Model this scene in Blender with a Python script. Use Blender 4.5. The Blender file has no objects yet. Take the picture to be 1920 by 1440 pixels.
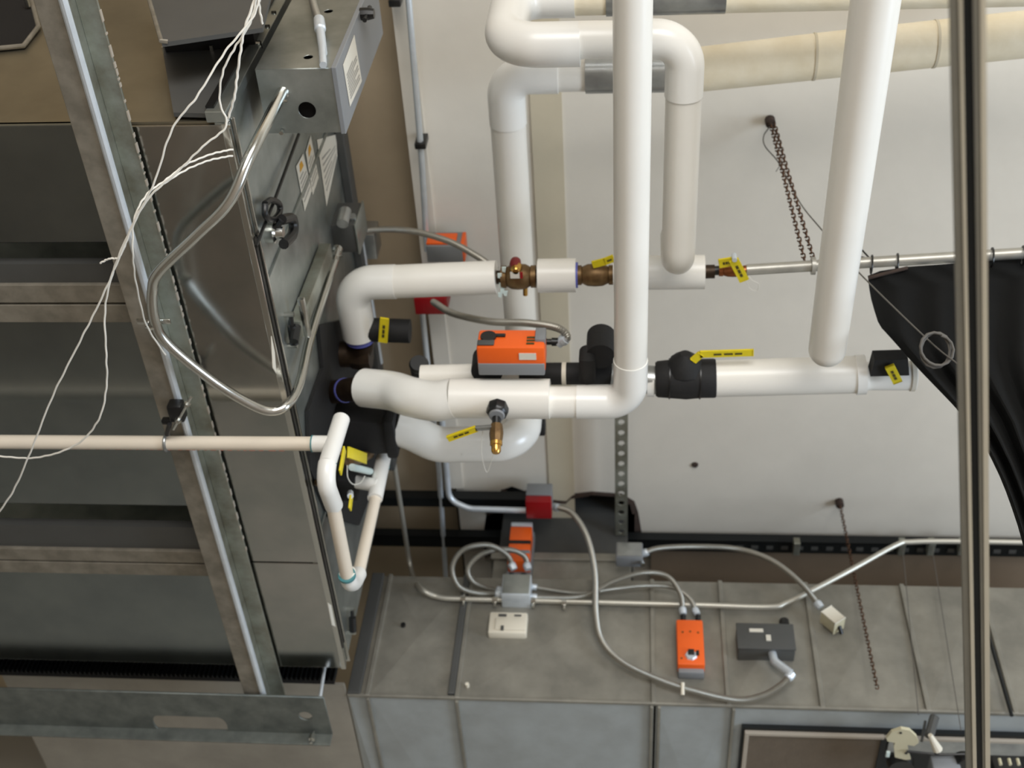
import bpy, bmesh, math, random
from mathutils import Vector, Matrix
random.seed(7)
S = bpy.context.scene
COL = S.collection
# ------------------------------------------------------------------ camera
F = 2357.7
EL, AZ, RO = .88158326, -.14554024, .11756587
ce, se, ca, sa = math.cos(EL), math.sin(EL), math.cos(AZ), math.sin(AZ)
fw = Vector((sa*ce, ca*ce, se)); rt = Vector((ca, -sa, 0)); up = rt.cross(fw)
R_ = math.cos(RO)*rt + math.sin(RO)*up
U_ = -math.sin(RO)*rt + math.cos(RO)*up
CZ = 1.6                                   # eye height above the floor
CAM = Vector((0, 0, CZ))
cd = bpy.data.cameras.new('camera'); cam = bpy.data.objects.new('camera', cd); COL.objects.link(cam)
cd.sensor_width = 36; cd.lens = 36*F/1920; cd.clip_start = .05; cd.clip_end = 60
cam.matrix_world = Matrix(((R_.x, U_.x, -fw.x, 0), (R_.y, U_.y, -fw.y, 0), (R_.z, U_.z, -fw.z, CZ), (0, 0, 0, 1)))
cd.dof.use_dof = True; cd.dof.focus_distance = 2.85; cd.dof.aperture_fstop = 3.5
S.camera = cam
# ------------------------------------------------------------------ world, lights, exposure
W = bpy.data.worlds.new('daylight'); S.world = W; W.use_nodes = True
bg = W.node_tree.nodes['Background']; bg.inputs[0].default_value = (.80, .88, 1.0, 1); bg.inputs[1].default_value = 1.1
def area(name, loc, target, sx, sy, watt, col):
    l = bpy.data.lights.new(name, 'AREA'); l.shape = 'RECTANGLE'; l.size = sx; l.size_y = sy; l.energy = watt; l.color = col
    o = bpy.data.objects.new(name, l); COL.objects.link(o); o.location = loc
    o.rotation_euler = (Vector(target)-Vector(loc)).to_track_quat('-Z', 'Y').to_euler(); return o
area('dock_door_daylight', (1.2, -4.7, 1.9), (0.6, 2.5, 4.6), 5.0, 3.2, 420, (1.0, .975, .93))
area('side_window_daylight', (5.7, 1.6, 2.2), (0.0, 2.6, 4.4), 3.2, 1.8, 260, (.72, .85, 1.0))
S.view_settings.view_transform = 'Standard'; S.view_settings.look = 'None'
S.view_settings.gamma = 1; S.view_settings.use_curve_mapping = False
S.view_settings.exposure = 0.0
# ------------------------------------------------------------------ pixel-of-the-photo -> point on a real plane (heights h are above the eye)
def ray(x, y): return R_*((x-960)/F) + U_*((720-y)/F) + fw
def az(x, y, h): d = ray(x, y); return CAM + d*(h/d.z)
def ay(x, y, Y): d = ray(x, y); return CAM + d*(Y/d.y)
def ax(x, y, X): d = ray(x, y); return CAM + d*(X/d.x)
def rad(p, w): return (p-CAM).dot(fw)*w/F/2      # radius of a thing w photo-pixels wide at p
# ------------------------------------------------------------------ materials
def lin(c):
    return tuple(((v/255)/12.92 if v/255 <= .04045 else ((v/255+.055)/1.055)**2.4) for v in c)+(1,)
def mat(name, c, rough=.5, metal=0, var=.0, scale=6, c2=None, bump=0, bscale=60, coat=0, rvar=0, emit=0, stretch=None):
    m = bpy.data.materials.new(name); m.use_nodes = True; nt = m.node_tree; b = nt.nodes['Principled BSDF']
    b.inputs['Base Color'].default_value = lin(c); b.inputs['Roughness'].default_value = rough; b.inputs['Metallic'].default_value = metal
    if coat: b.inputs['Coat Weight'].default_value = coat; b.inputs['Coat Roughness'].default_value = .25
    tc = nt.nodes.new('ShaderNodeTexCoord'); src = tc.outputs['Object']
    if stretch:
        mp = nt.nodes.new('ShaderNodeMapping'); mp.inputs['Scale'].default_value = stretch; nt.links.new(src, mp.inputs[0]); src = mp.outputs[0]
    if var or c2:
        n = nt.nodes.new('ShaderNodeTexNoise'); n.inputs['Scale'].default_value = scale; n.inputs['Detail'].default_value = 5; n.inputs['Roughness'].default_value = .6
        nt.links.new(src, n.inputs['Vector'])
        r = nt.nodes.new('ShaderNodeValToRGB'); a = lin(c); e = lin(c2) if c2 else tuple(v*(1-var) for v in a[:3])+(1,)
        r.color_ramp.elements[0].position = .35; r.color_ramp.elements[1].position = .68
        r.color_ramp.elements[0].color = e; r.color_ramp.elements[1].color = a
        nt.links.new(n.outputs['Fac'], r.inputs[0]); nt.links.new(r.outputs[0], b.inputs['Base Color'])
        if rvar:
            mr = nt.nodes.new('ShaderNodeMapRange'); mr.inputs['To Min'].default_value = rough-rvar; mr.inputs['To Max'].default_value = rough+rvar
            nt.links.new(n.outputs['Fac'], mr.inputs['Value']); nt.links.new(mr.outputs[0], b.inputs['Roughness'])
    if bump:
        n2 = nt.nodes.new('ShaderNodeTexNoise'); n2.inputs['Scale'].default_value = bscale; nt.links.new(src, n2.inputs['Vector'])
        bp = nt.nodes.new('ShaderNodeBump'); bp.inputs['Strength'].default_value = bump; bp.inputs['Distance'].default_value = .01
        nt.links.new(n2.outputs['Fac'], bp.inputs['Height']); nt.links.new(bp.outputs[0], b.inputs['Normal'])
    return m
M = dict(
 ceil=mat('ceiling_paint', (216,209,196), .8, var=.07, scale=2.5, bump=.08, bscale=25),
 tan=mat('tan_paint', (186,169,143), .85, var=.12, scale=3),
 stripe=mat('bare_joint_board', (201,190,166), .85, var=.06, scale=5),
 dark=mat('attic_dark', (18,15,13), .95),
 ragged=mat('torn_board_edge', (62,48,40), .95, var=.4, scale=30),
 floor=mat('floor_brown', (178,165,150), .7, scale=.9, c2=(152,142,132)),
 wall=mat('wall_grey', (176,172,162), .85, var=.1, scale=1.5),
 jacket=mat('white_pvc_jacket', (235,231,222), .33, var=.035, scale=5, coat=.15, bump=.03, bscale=12),
 jacket2=mat('white_pvc_fitting', (238,236,230), .28, var=.03, scale=5, coat=.25),
 oldjack=mat('aged_canvas_jacket', (236,225,200), .6, scale=7, c2=(224,210,180), bump=.1, bscale=40),
 galv=mat('galvanised_sheet', (190,194,190), .40, .9, scale=5, c2=(150,156,152), rvar=.07, bump=.02, bscale=6),
 mirror=mat('bright_galvanised_base_sheet', (186,184,180), .17, 1, scale=2.5, c2=(160,163,160), rvar=.04, bump=.02, bscale=3),
 duct=mat('duct_galvanised', (160,156,145), .55, .6, scale=5, c2=(132,129,120), rvar=.08, bump=.05, bscale=9),
 ductlow=mat('duct_galvanised_lit', (176,182,183), .55, .4, scale=6, c2=(162,166,166), rvar=.08, bump=.04, bscale=8),  # duct zinc made brighter, light on the underside painted in
 beam=mat('dull_zinc_beam', (122,126,120), .5, .5, scale=12, c2=(96,100,96)),
 board=mat('far_ceiling_shade', (138,120,100), .85, var=.1, scale=4),  # browned to carry the shade on the far ceiling
 dullred=mat('dull_red_dial', (112,26,24), .5),
 emtwarm=mat('warm_zinc_conduit', (196,192,180), .38, .6),
 mirror2=mat('grey_galvanised_base_sheet', (146,152,152), .24, 1, scale=2.5, c2=(128,134,136), rvar=.05, bump=.03, bscale=3),
 ductleft=mat('duct_sheet_lit_left', (168,162,150), .6, .3, scale=6, c2=(154,148,137)),  # lighter tan-grey paints the light on the left duct underside
 rail=mat('rail_zinc', (178,182,172), .42, .8, scale=9, c2=(140,138,124), bump=.06, bscale=50),
 railtan=mat('rail_dull_flange', (150,143,130), .6, .4, scale=14, c2=(122,116,104)),
 chrome=mat('polished_conduit', (205,205,200), .2, 1, bump=.01),
 emt=mat('zinc_conduit', (220,227,233), .4, .5, var=.1, scale=20),
 flex=mat('flexible_metal_conduit', (168,164,154), .42, .8, var=.1, scale=20),
 sleeve=mat('steel_pipe_saddle', (182,184,182), .32, .8, scale=8, c2=(146,148,148), rvar=.08),
 black=mat('black_rubber_foam', (22,21,21), .75, var=.3, scale=20, bump=.1, bscale=60),
 blackp=mat('black_plastic', (20,20,20), .35),
 blackmetal=mat('black_painted_strut', (20,23,24), .5, .3),
 cloth=mat('black_cloth', (13,14,14), .92, var=.3, scale=15),
 brass=mat('aged_bronze', (132,106,70), .45, .7, scale=30, c2=(102,78,50)),
 brassb=mat('bright_brass', (205,158,84), .25, .95),
 bronze=mat('dark_bronze', (70,56,42), .45, .7, scale=20, c2=(48,36,28)),
 copper=mat('copper_nipple', (150,92,58), .35, .9, var=.2, scale=20),
 yellow=mat('yellow_vinyl', (224,204,30), .4, var=.08, scale=30),
 print=mat('black_print', (70,62,20), .6),
 orange=mat('orange_plastic', (238,98,26), .42, var=.05, scale=15),
 greyp=mat('grey_plastic', (126,128,130), .5),
 dgrey=mat('dark_grey_plastic', (76,76,74), .5, var=.1, scale=10),
 red=mat('red_painted_box', (150,10,20), .4, var=.15, scale=12),
 cream=mat('cream_plastic', (222,214,196), .5, var=.04, scale=10),
 beige=mat('beige_steel_box', (198,190,160), .5, var=.05, scale=10),
 pvc=mat('pvc_pipe', (226,214,196), .4, var=.05, scale=8),
 pvcw=mat('pvc_fitting', (236,234,228), .3, var=.02, scale=8),
 teal=mat('teal_primer', (70,130,135), .4),
 pinkink=mat('red_pipe_print', (206,140,122), .5),
 violet=mat('blue_thread_sealant', (92,96,170), .5),
 wire=mat('white_wire', (226,222,212), .45),
 paper=mat('sticker_paper', (214,208,194), .6),
 ink=mat('sticker_ink', (150,146,138), .7),
 amber=mat('warning_amber', (205,150,40), .6),
 rust=mat('rusty_chain', (104,72,50), .6, .6, scale=60, c2=(64,48,38)),
 rod=mat('curtain_rod_steel', (176,173,164), .38, .55, var=.15, scale=20),
 track=mat('track_steel', (140,138,128), .55, .1, var=.12, scale=10),
 tracklip=mat('track_lip_warm_zinc', (206,197,176), .4, .1, var=.06, scale=10),
 hatch=mat('brown_filter_board', (106,94,80), .9, var=.1, scale=20, bump=.1, bscale=100),
 frame=mat('hatch_frame', (176,166,152), .6, .2),
 cyan=mat('pale_tape', (210,226,222), .5),
 brownface=mat('satin_end_sheet', (164,155,134), .40, .9, scale=2, c2=(134,127,110), rvar=.06, bump=.03, bscale=4),
 cord=mat('grey_cord', (88,84,78), .7),
)
# ------------------------------------------------------------------ object helpers
WL = {}
def kid_parent(o, parent):
    if parent is not None: o.parent = parent
def thing(name, label, cat, loc, group=None):
    o = bpy.data.objects.new(name, None); COL.objects.link(o); o.location = loc; o.empty_display_size = .05
    o['label'] = label; o['category'] = cat
    if group: o['group'] = group
    WL[o.name] = Vector(loc); return o
def tag(o, label, cat, group=None):
    o['label'] = label; o['category'] = cat
    if group: o['group'] = group
    return o
def obj(name, bm, m, parent=None, label=None, smooth=True, origin=None):
    """bm in world coordinates -> ONE mesh object"""
    if parent is not None: base = WL[parent.name]
    elif origin is not None: base = Vector(origin)
    else:
        vs = [v.co for v in bm.verts]; base = sum(vs, Vector())/max(1, len(vs))
    own = base
    bmesh.ops.translate(bm, verts=bm.verts, vec=-own)
    bmesh.ops.recalc_face_normals(bm, faces=bm.faces)
    me = bpy.data.meshes.new(name); 
    if smooth:
        for f in bm.faces: f.smooth = True
        for e in bm.edges:
            if len(e.link_faces) == 2 and e.calc_face_angle(0) > .6: e.smooth = False
    bm.to_mesh(me); bm.free()
    o = bpy.data.objects.new(name, me); COL.objects.link(o); me.materials.append(m)
    if parent is None: o.location = base; WL[o.name] = base
    else: o.parent = parent; WL[o.name] = WL[parent.name]
    if label: o['label'] = label
    return o
def inst(src, parent, mw):
    o = src.copy(); COL.objects.link(o); o.parent = parent
    base = WL[parent.name]; o.matrix_local = Matrix.Translation(-base) @ mw; WL[o.name] = base
    return o
def structure(o): o['kind'] = 'structure'; return o
def B(): return bmesh.new()
def box(bm, lo, hi, bev=0):
    lo = Vector(lo); hi = Vector(hi); n0 = len(bm.verts)
    g = bmesh.ops.create_cube(bm, size=1); vs = g['verts']
    bmesh.ops.scale(bm, verts=vs, vec=hi-lo); bmesh.ops.translate(bm, verts=vs, vec=(lo+hi)/2)
    if bev:
        es = list({e for v in vs for e in v.link_edges})
        bmesh.ops.bevel(bm, geom=es, offset=bev, segments=2, affect='EDGES', profile=.5)
    return bm
def frame_of(d):
    d = d.normalized(); a = Vector((0,0,1)) if abs(d.z) < .9 else Vector((1,0,0))
    u = d.cross(a).normalized(); return u, d.cross(u).normalized(), d
def obox(bm, c, ux, uy, uz, bev=0):
    """oriented box; ux uy uz are half-extent vectors"""
    g = bmesh.ops.create_cube(bm, size=2); vs = g['verts']
    for v in vs: v.co = Vector(c) + ux*v.co.x + uy*v.co.y + uz*v.co.z
    if bev:
        es = list({e for v in vs for e in v.link_edges})
        bmesh.ops.bevel(bm, geom=es, offset=bev, segments=2, affect='EDGES', profile=.5)
    return bm
def tube(bm, pts, r, seg=20, cap=True):
    pts = [Vector(p) for p in pts]; n = len(pts)
    rs = r if isinstance(r, (list, tuple)) else [r]*n
    T = []
    for i in range(n):
        a = pts[max(0, i-1)]; b = pts[min(n-1, i+1)]; t = (b-a)
        T.append(t.normalized() if t.length > 1e-9 else Vector((0,0,1)))
    u, w, _ = frame_of(T[0]); rings = []
    for i in range(n):
        u = (u - T[i]*u.dot(T[i]))
        u = u.normalized() if u.length > 1e-6 else frame_of(T[i])[0]
        w = T[i].cross(u)
        rings.append([bm.verts.new(pts[i] + (u*math.cos(2*math.pi*k/seg) + w*math.sin(2*math.pi*k/seg))*rs[i]) for k in range(seg)])
    for i in range(n-1):
        for k in range(seg):
            bm.faces.new((rings[i][k], rings[i][(k+1)%seg], rings[i+1][(k+1)%seg], rings[i+1][k]))
    if cap: bm.faces.new(rings[0][::-1]); bm.faces.new(rings[-1])
    return bm
def fillet(pts, br, n=8):
    pts = [Vector(p) for p in pts]; out = [pts[0]]
    for i in range(1, len(pts)-1):
        a, b, c = pts[i-1], pts[i], pts[i+1]; r = br[i-1] if isinstance(br, (list, tuple)) else br
        d1 = (a-b).normalized(); d2 = (c-b).normalized(); ang = d1.angle(d2)
        if ang > 3.1 or r <= 0: out.append(b); continue
        t = min(r/math.tan(ang/2), (a-b).length*.49 if i > 1 else (a-b).length*.98, (c-b).length*.49 if i < len(pts)-2 else (c-b).length*.98)
        p1 = b+d1*t; p2 = b+d2*t; rr = t*math.tan(ang/2)
        bis = (d1+d2).normalized(); cen = b + bis*(rr/math.sin(ang/2))
        v1 = p1-cen; v2 = p2-cen; th = v1.angle(v2)
        for k in range(n+1):
            s = k/n; out.append(cen + (v1*math.sin((1-s)*th)+v2*math.sin(s*th))/math.sin(th))
    out.append(pts[-1]); return out
def smoothpath(pts, n=10):
    pts = [Vector(p) for p in pts]; P = [pts[0]*2-pts[1]] + pts + [pts[-1]*2-pts[-2]]; out = []
    for i in range(1, len(P)-2):
        a, b, c, d = P[i-1:i+3]
        for k in range(n):
            t = k/n; out.append(.5*((2*b)+(c-a)*t+(2*a-5*b+4*c-d)*t*t+(3*b-a-3*c+d)*t**3))
    out.append(pts[-1]); return out
def resample(pts, step):
    out = [pts[0]]; acc = 0
    for a, b in zip(pts, pts[1:]):
        L = (b-a).length; d = step-acc
        while d <= L: out.append(a+(b-a)*(d/L)); d += step
        acc = (acc+L) % step
    if (out[-1]-pts[-1]).length > step*.3: out.append(pts[-1])
    return out
def ribbed(bm, pts, r, pitch=.006, seg=10):
    p = resample(smoothpath(pts, 14), pitch/2)
    return tube(bm, p, [r*(1 if i % 2 else .84) for i in range(len(p))], seg)
def lathe(bm, a, b, prof, seg=20):
    """prof: (t along a->b, radius)"""
    a = Vector(a); b = Vector(b)
    u, w, d = frame_of(b-a); rings = []
    for t, r in prof:
        c = a+(b-a)*t; rings.append([bm.verts.new(c+(u*math.cos(2*math.pi*k/seg)+w*math.sin(2*math.pi*k/seg))*r) for k in range(seg)])
    for i in range(len(rings)-1):
        for k in range(seg): bm.faces.new((rings[i][k], rings[i][(k+1)%seg], rings[i+1][(k+1)%seg], rings[i+1][k]))
    bm.faces.new(rings[0][::-1]); bm.faces.new(rings[-1]); return bm
def slab(bm, pts, th):
    """flat polygon extruded by vector th"""
    a = [bm.verts.new(Vector(p)) for p in pts]; b = [bm.verts.new(Vector(p)+th) for p in pts]; n = len(pts)
    bm.faces.new(a); bm.faces.new(b[::-1])
    for i in range(n): bm.faces.new((a[i], a[(i+1)%n], b[(i+1)%n], b[i]))
    return bm
def plate(outer, holes, th, mw):
    """2-D plate with holes (curve fill) -> bmesh in world space; local z is the thickness (centred)"""
    cu = bpy.data.curves.new('t', 'CURVE'); cu.dimensions = '2D'; cu.fill_mode = 'BOTH'; cu.extrude = th/2
    for loop in [outer]+holes:
        s = cu.splines.new('POLY'); s.points.add(len(loop)-1); s.use_cyclic_u = True
        for q, (x, y) in zip(s.points, loop): q.co = (x, y, 0, 1)
    o = bpy.data.objects.new('t', cu); COL.objects.link(o); bpy.context.view_layer.update()
    me = bpy.data.meshes.new_from_object(o.evaluated_get(bpy.context.evaluated_depsgraph_get()))
    bm = B(); bm.from_mesh(me); bmesh.ops.remove_doubles(bm, verts=bm.verts, dist=1e-5)
    bpy.data.objects.remove(o); bpy.data.curves.remove(cu); bpy.data.meshes.remove(me)
    bmesh.ops.transform(bm, matrix=mw, verts=bm.verts); return bm
def circ(cx, cy, r, n=20, sx=1): return [(cx+sx*r*math.cos(2*math.pi*k/n), cy+r*math.sin(2*math.pi*k/n)) for k in range(n)]
X_, Y_, Z_ = Vector((1,0,0)), Vector((0,1,0)), Vector((0,0,1))
# =================================================================== THE SETTING
CH = 4.0; ZC = CZ+CH                        # white ceiling
hole_px = [(905,1010),(912,962),(935,952),(941,918),(960,912),(985,921),(1003,916),(1032,935),(1062,938),(1075,926),(1110,922),(1165,926),(1188,940),(1195,960),(1202,1000),(1196,1042),(1140,1058),(1000,1062),(908,1052)]
hp = [az(x, y, CH) for x, y in hole_px]
xl = -.76                                   # left edge of the dropped white ceiling board
bm = plate([(xl,-5),(6,-5),(6,5.9),(xl,5.9)], [[(p.x, p.y) for p in hp]], .06, Matrix.Translation((0,0,ZC+.03)))
ceilw = structure(obj('ceiling', bm, M['ceil'], smooth=False))
for i, (a, b) in enumerate(zip(hp, hp[1:]+hp[:1])):   # torn board lip round the hole
    if i in (1, 2, 5, 6, 7, 8, 9, 10, 11, 12, 13):
        mid = (a+b)/2; d = (b-a); inw = Vector((sum(p.x for p in hp)/len(hp), sum(p.y for p in hp)/len(hp), ZC))-mid; inw.z = 0; inw.normalize()
        bm = slab(B(), [a-inw*.004+Z_*-.004, b-inw*.004+Z_*-.004, b+inw*random.uniform(.01,.03)+Z_*-.012, a+inw*random.uniform(.01,.03)+Z_*-.012], Z_*.03)
        obj('torn_board', bm, M['ragged'], ceilw, smooth=False)
bm = B(); box(bm, (-6,-5,ZC+.12), (xl+.02,5.9,ZC+.2)); structure(obj('ceiling', bm, M['tan'], smooth=False))
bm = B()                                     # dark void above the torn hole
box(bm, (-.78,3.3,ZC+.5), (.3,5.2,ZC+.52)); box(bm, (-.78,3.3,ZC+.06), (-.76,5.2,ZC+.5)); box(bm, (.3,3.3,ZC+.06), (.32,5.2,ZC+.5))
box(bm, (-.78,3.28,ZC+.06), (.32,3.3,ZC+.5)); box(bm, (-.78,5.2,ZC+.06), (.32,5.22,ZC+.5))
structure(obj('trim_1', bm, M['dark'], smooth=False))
bm = B(); box(bm, (-.345,-.5,ZC-.006), (-.235,5.5,ZC+.001)); structure(obj('trim_2', bm, M['stripe'], smooth=False))
bm = B(); box(bm, (xl-.03,-5,ZC-.012), (xl+.035,3.85,ZC+.12)); structure(obj('trim_3', bm, M['ceil'], smooth=False))
bm = B(); box(bm, (-6.2,-5.2,-.1), (6.2,6,0)); structure(obj('floor', bm, M['floor'], smooth=False))
bm = B(); box(bm, (-6.2,5.9,0), (6.2,6.05,ZC+.3)); structure(obj('wall_back', bm, M['wall'], smooth=False))
bm = B(); box(bm, (-6.2,-5.2,0), (-6,5.9,ZC+.3)); structure(obj('wall_left', bm, M['wall'], smooth=False))
bm = B()                                     # right wall with a window band
box(bm, (6,-5.2,0), (6.15,5.9,1.2)); box(bm, (6,-5.2,3.2), (6.15,5.9,ZC+.3)); box(bm, (6,-5.2,1.2), (6.15,-1,3.2)); box(bm, (6,4,1.2), (6.15,5.9,3.2))
structure(obj('wall_right', bm, M['wall'], smooth=False))
bm = B()                                     # wall behind the camera with an open dock door
box(bm, (-6.2,-5.2,0), (-1.6,-5.05,ZC+.3)); box(bm, (4,-5.2,0), (6.2,-5.05,ZC+.3)); box(bm, (-1.6,-5.2,3.6), (4,-5.05,ZC+.3))
structure(obj('wall_front', bm, M['wall'], smooth=False))
bm = B(); box(bm, (az(1196,1034,3.96).x+.06, az(1500,1034,3.96).y, ZC-.04), (6,5.9,ZC)); structure(obj('trim_4', bm, M['board'], smooth=False))  # brown sheet added to paint the shaded ceiling beyond the strut
# =================================================================== AIR HANDLER
HB = 2.8; ZB = CZ+HB; XS = -1.01; YN = 1.44; YF = 3.6; ZT = CZ+3.92; XL = -3.2
ahu = thing('air_handler', 'large bright galvanised air handler box hung at the left, pipes entering its right side', 'air handler', (-2, 2.5, ZB))
def yb(y, x=100): return az(x, y, HB).y
ys = [YN, yb(455), yb(495), yb(530), yb(600), yb(945), yb(985), yb(1025), yb(1070), yb(1238)]
XR = -1.30
# side (east) sheet with base sheets, near sheet
bm = B(); box(bm, (XS-.03, YN, ZB), (XS, YF, ZT)); obj('side_panel', bm, M['galv'], ahu, smooth=False)
bm = B(); box(bm, (XL, YN, ZB+.01), (XS-.03, YN+.02, ZT)); obj('near_end_panel', bm, M['brownface'], ahu, label='satin brownish end sheet', smooth=False)
bm = B(); box(bm, (XL, YF-.02, ZB+.01), (XS-.03, YF, ZT)); obj('far_end_panel', bm, M['galv'], ahu, smooth=False)
bm = B(); box(bm, (XL, YN, ZT-.02), (XS-.03, YF, ZT)); obj('top_panel', bm, M['galv'], ahu, smooth=False)
yj = az(520, 1053, HB).y
for y0, y1 in ((YN+.005, yj-.003), (yj+.003, YF)):
    bm = B(); box(bm, (-1.34, y0, ZB-.004), (XS+.004, y1, ZB+.02), .002); obj('base_sheet', bm, M['mirror'], ahu, smooth=False)
for y0, y1 in ((ys[0], ys[1]), (ys[4], ys[5]), (ys[8], ys[9])):
    bm = B(); box(bm, (XL, y0, ZB), (-1.34, y1, ZB+.02), .002); obj('base_sheet', bm, M['mirror2'], ahu, smooth=False)
for k in (1, 5):
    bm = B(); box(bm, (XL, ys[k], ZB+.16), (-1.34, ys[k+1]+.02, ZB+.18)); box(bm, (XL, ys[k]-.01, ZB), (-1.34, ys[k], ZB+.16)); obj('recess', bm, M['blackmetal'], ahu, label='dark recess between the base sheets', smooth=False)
    bm = B(); box(bm, (XL, ys[k+1], ZB), (-1.34, ys[k+2], ZB+.03)); obj('cross_channel', bm, M['dgrey'], ahu, smooth=False)
    ym = (ys[k+2]+ys[k+3])/2
    for a, b in ((ys[k+2], ym-.004), (ym+.004, ys[k+3])):
        bm = B(); box(bm, (XL, a, ZB-.012), (-1.34, b, ZB+.03), .002); obj('cross_flange', bm, M['railtan'], ahu, label='dull taupe cross flange', smooth=False)
# folded edge with gasket along the lower right corner
bm = B(); box(bm, (XS-.012, YN, ZB-.010), (XS+.006, YF, ZB-.002), .002); obj('edge_trim', bm, M['chrome'], ahu, smooth=False)
bm = B(); box(bm, (XS, YN+.35, ZB+.004), (XS+.007, YF-.1, ZB+.022)); obj('gasket', bm, M['blackp'], ahu, smooth=False)
bm = B(); box(bm, (XS, YN, ZB+.026), (XS+.014, YF, ZB+.034), .002); obj('edge_trim', bm, M['chrome'], ahu, smooth=False)
# vertical seams of the side sheet
for y in (az(500,545,HB).y, az(598,1010,HB).y):
    bm = B(); box(bm, (XS, y-.006, ZB+.03), (XS+.008, y+.006, ZT-.02), .002); obj('seam', bm, M['galv'], ahu, smooth=False)
bm = B(); box(bm, (XS, YN+.1, ZT-.09), (XS+.03, YF, ZT-.02), .004); obj('top_rail', bm, M['dgrey'], ahu, label='dark top rail', smooth=False)
# dark strip at the near corner
bm = B(); box(bm, (XS-.05, YN-.03, ZB), (XS+.004, YN, ZT), .002); obj('corner_post', bm, M['galv'], ahu, smooth=False)
bm = B(); box(bm, (XS-.052, YN-.036, ZB+.02), (XS-.03, YN-.03, ZT)); obj('corner_gasket', bm, M['blackp'], ahu, smooth=False)
def on_side(pts, off=.002): return [ax(x, y, XS+off) for x, y in pts]
def sticker(parent, q, th, tri=True, lines=6, nm='sticker'):
    """q: four corners TL TR BR BL; lines of grey print and an amber corner"""
    s = obj(nm, slab(B(), q, th), M['paper'], parent, smooth=False)
    tl, tr, br, bl = q; n = th.normalized()*(th.length+.0006)
    bm = B()
    for k in range(lines):
        t = .3+.62*k/lines; e = .9 if k % 3 else .6
        a = tl.lerp(bl, t); b = tr.lerp(br, t); a2 = tl.lerp(bl, t+.035); b2 = tr.lerp(br, t+.035)
        slab(bm, [a.lerp(b,.1)+n, a.lerp(b,e)+n, a2.lerp(b2,e)+n, a2.lerp(b2,.1)+n], n*.05)
    obj('print', bm, M['ink'], s, smooth=False)
    if tri:
        bm = B(); a = tl.lerp(bl,.06); b = tr.lerp(br,.06); a2 = tl.lerp(bl,.22); b2 = tr.lerp(br,.22)
        slab(bm, [a.lerp(b,.35)+n, a.lerp(b,.65)+n, a2.lerp(b2,.75)+n, a2.lerp(b2,.25)+n], n*.05); obj('warning_mark', bm, M['amber'], s, smooth=False)
    return s
sticker(ahu, on_side([(555,312),(568,288),(584,358),(571,396)]), X_*.001)
sticker(ahu, on_side([(573,285),(582,254),(597,333),(586,366)]), X_*.001)
sticker(ahu, on_side([(594,262),(630,252),(632,292),(612,386)]), X_*.001, tri=False)
sticker(ahu, on_side([(594,775),(602,770),(608,815),(592,812)]), X_*.001, tri=False, lines=3)
for q in ([(508,630),(514,660),(517,700),(511,690)], [(614,1130),(620,1135),(628,1175),(622,1172)]):
    obj('white_tag', slab(B(), on_side(q, .015), X_*.002), M['paper'], ahu, smooth=False)
# black draw rod and latches on the side
obj('latch_rod', tube(B(), [ax(560,252,XS+.012), ax(516,372,XS+.02), ax(480,462,XS+.02)], .005, 10), M['blackp'], ahu)
c = ax(512,436,XS+.02)
obj('latch_hub', lathe(B(), c-X_*.02, c+X_*.03, [(0,.03),(.5,.03),(.6,.018),(1,.016)]), M['chrome'], ahu, label='bright round latch hub')
bm = B(); hpts = [ax(x, y, XS+.05) for x, y in ((528,412),(548,410),(549,438),(532,458))]
tube(bm, smoothpath(hpts, 6), .015, 10); tube(bm, [c, hpts[0]], .009, 8); obj('latch_handle', bm, M['blackp'], ahu, label='black curved latch handle')
bm = B(); lp = [ax(x, y, XS+.03) for x, y in ((497,382),(508,375),(523,382),(524,398),(512,412),(498,405))]
tube(bm, smoothpath(lp+[lp[0]], 6), .009, 10); obj('latch_loop', bm, M['blackp'], ahu)
for (a, b) in (((545,590),(552,648)), ((660,1142),(662,1186))):
    p, q = ax(*a, XS+.02), ax(*b, XS+.02); bm = B(); tube(bm, [p, q], .007, 8); tube(bm, [p.lerp(q,.35), p.lerp(q,.95)], .014, 12); obj('latch', bm, M['blackp'], ahu)
    bm = B()
    for e in (p, q): tube(bm, [e-X_*.02, e+X_*.01], .008, 10)
    obj('latch_bolt', bm, M['chrome'], ahu)
# black foam round the coil connections
bm = slab(B(), [ax(x, y, XS+.002) for x, y in ((592,610),(640,600),(700,690),(738,838),(700,900),(668,985),(612,968),(575,880),(572,770),(600,690))], X_*.012)
obj('foam_pad', bm, M['black'], ahu, label='black foam round the pipe stubs', smooth=False)
# screws along corner
for (x, y) in ((427,237),(557,22),(512,24),(500,50),(483,80)):
    p = ax(x, y, XS+.004); obj('screw', tube(B(), [p-X_*.004, p+X_*.008], .006, 8), M['chrome'], ahu)
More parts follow.
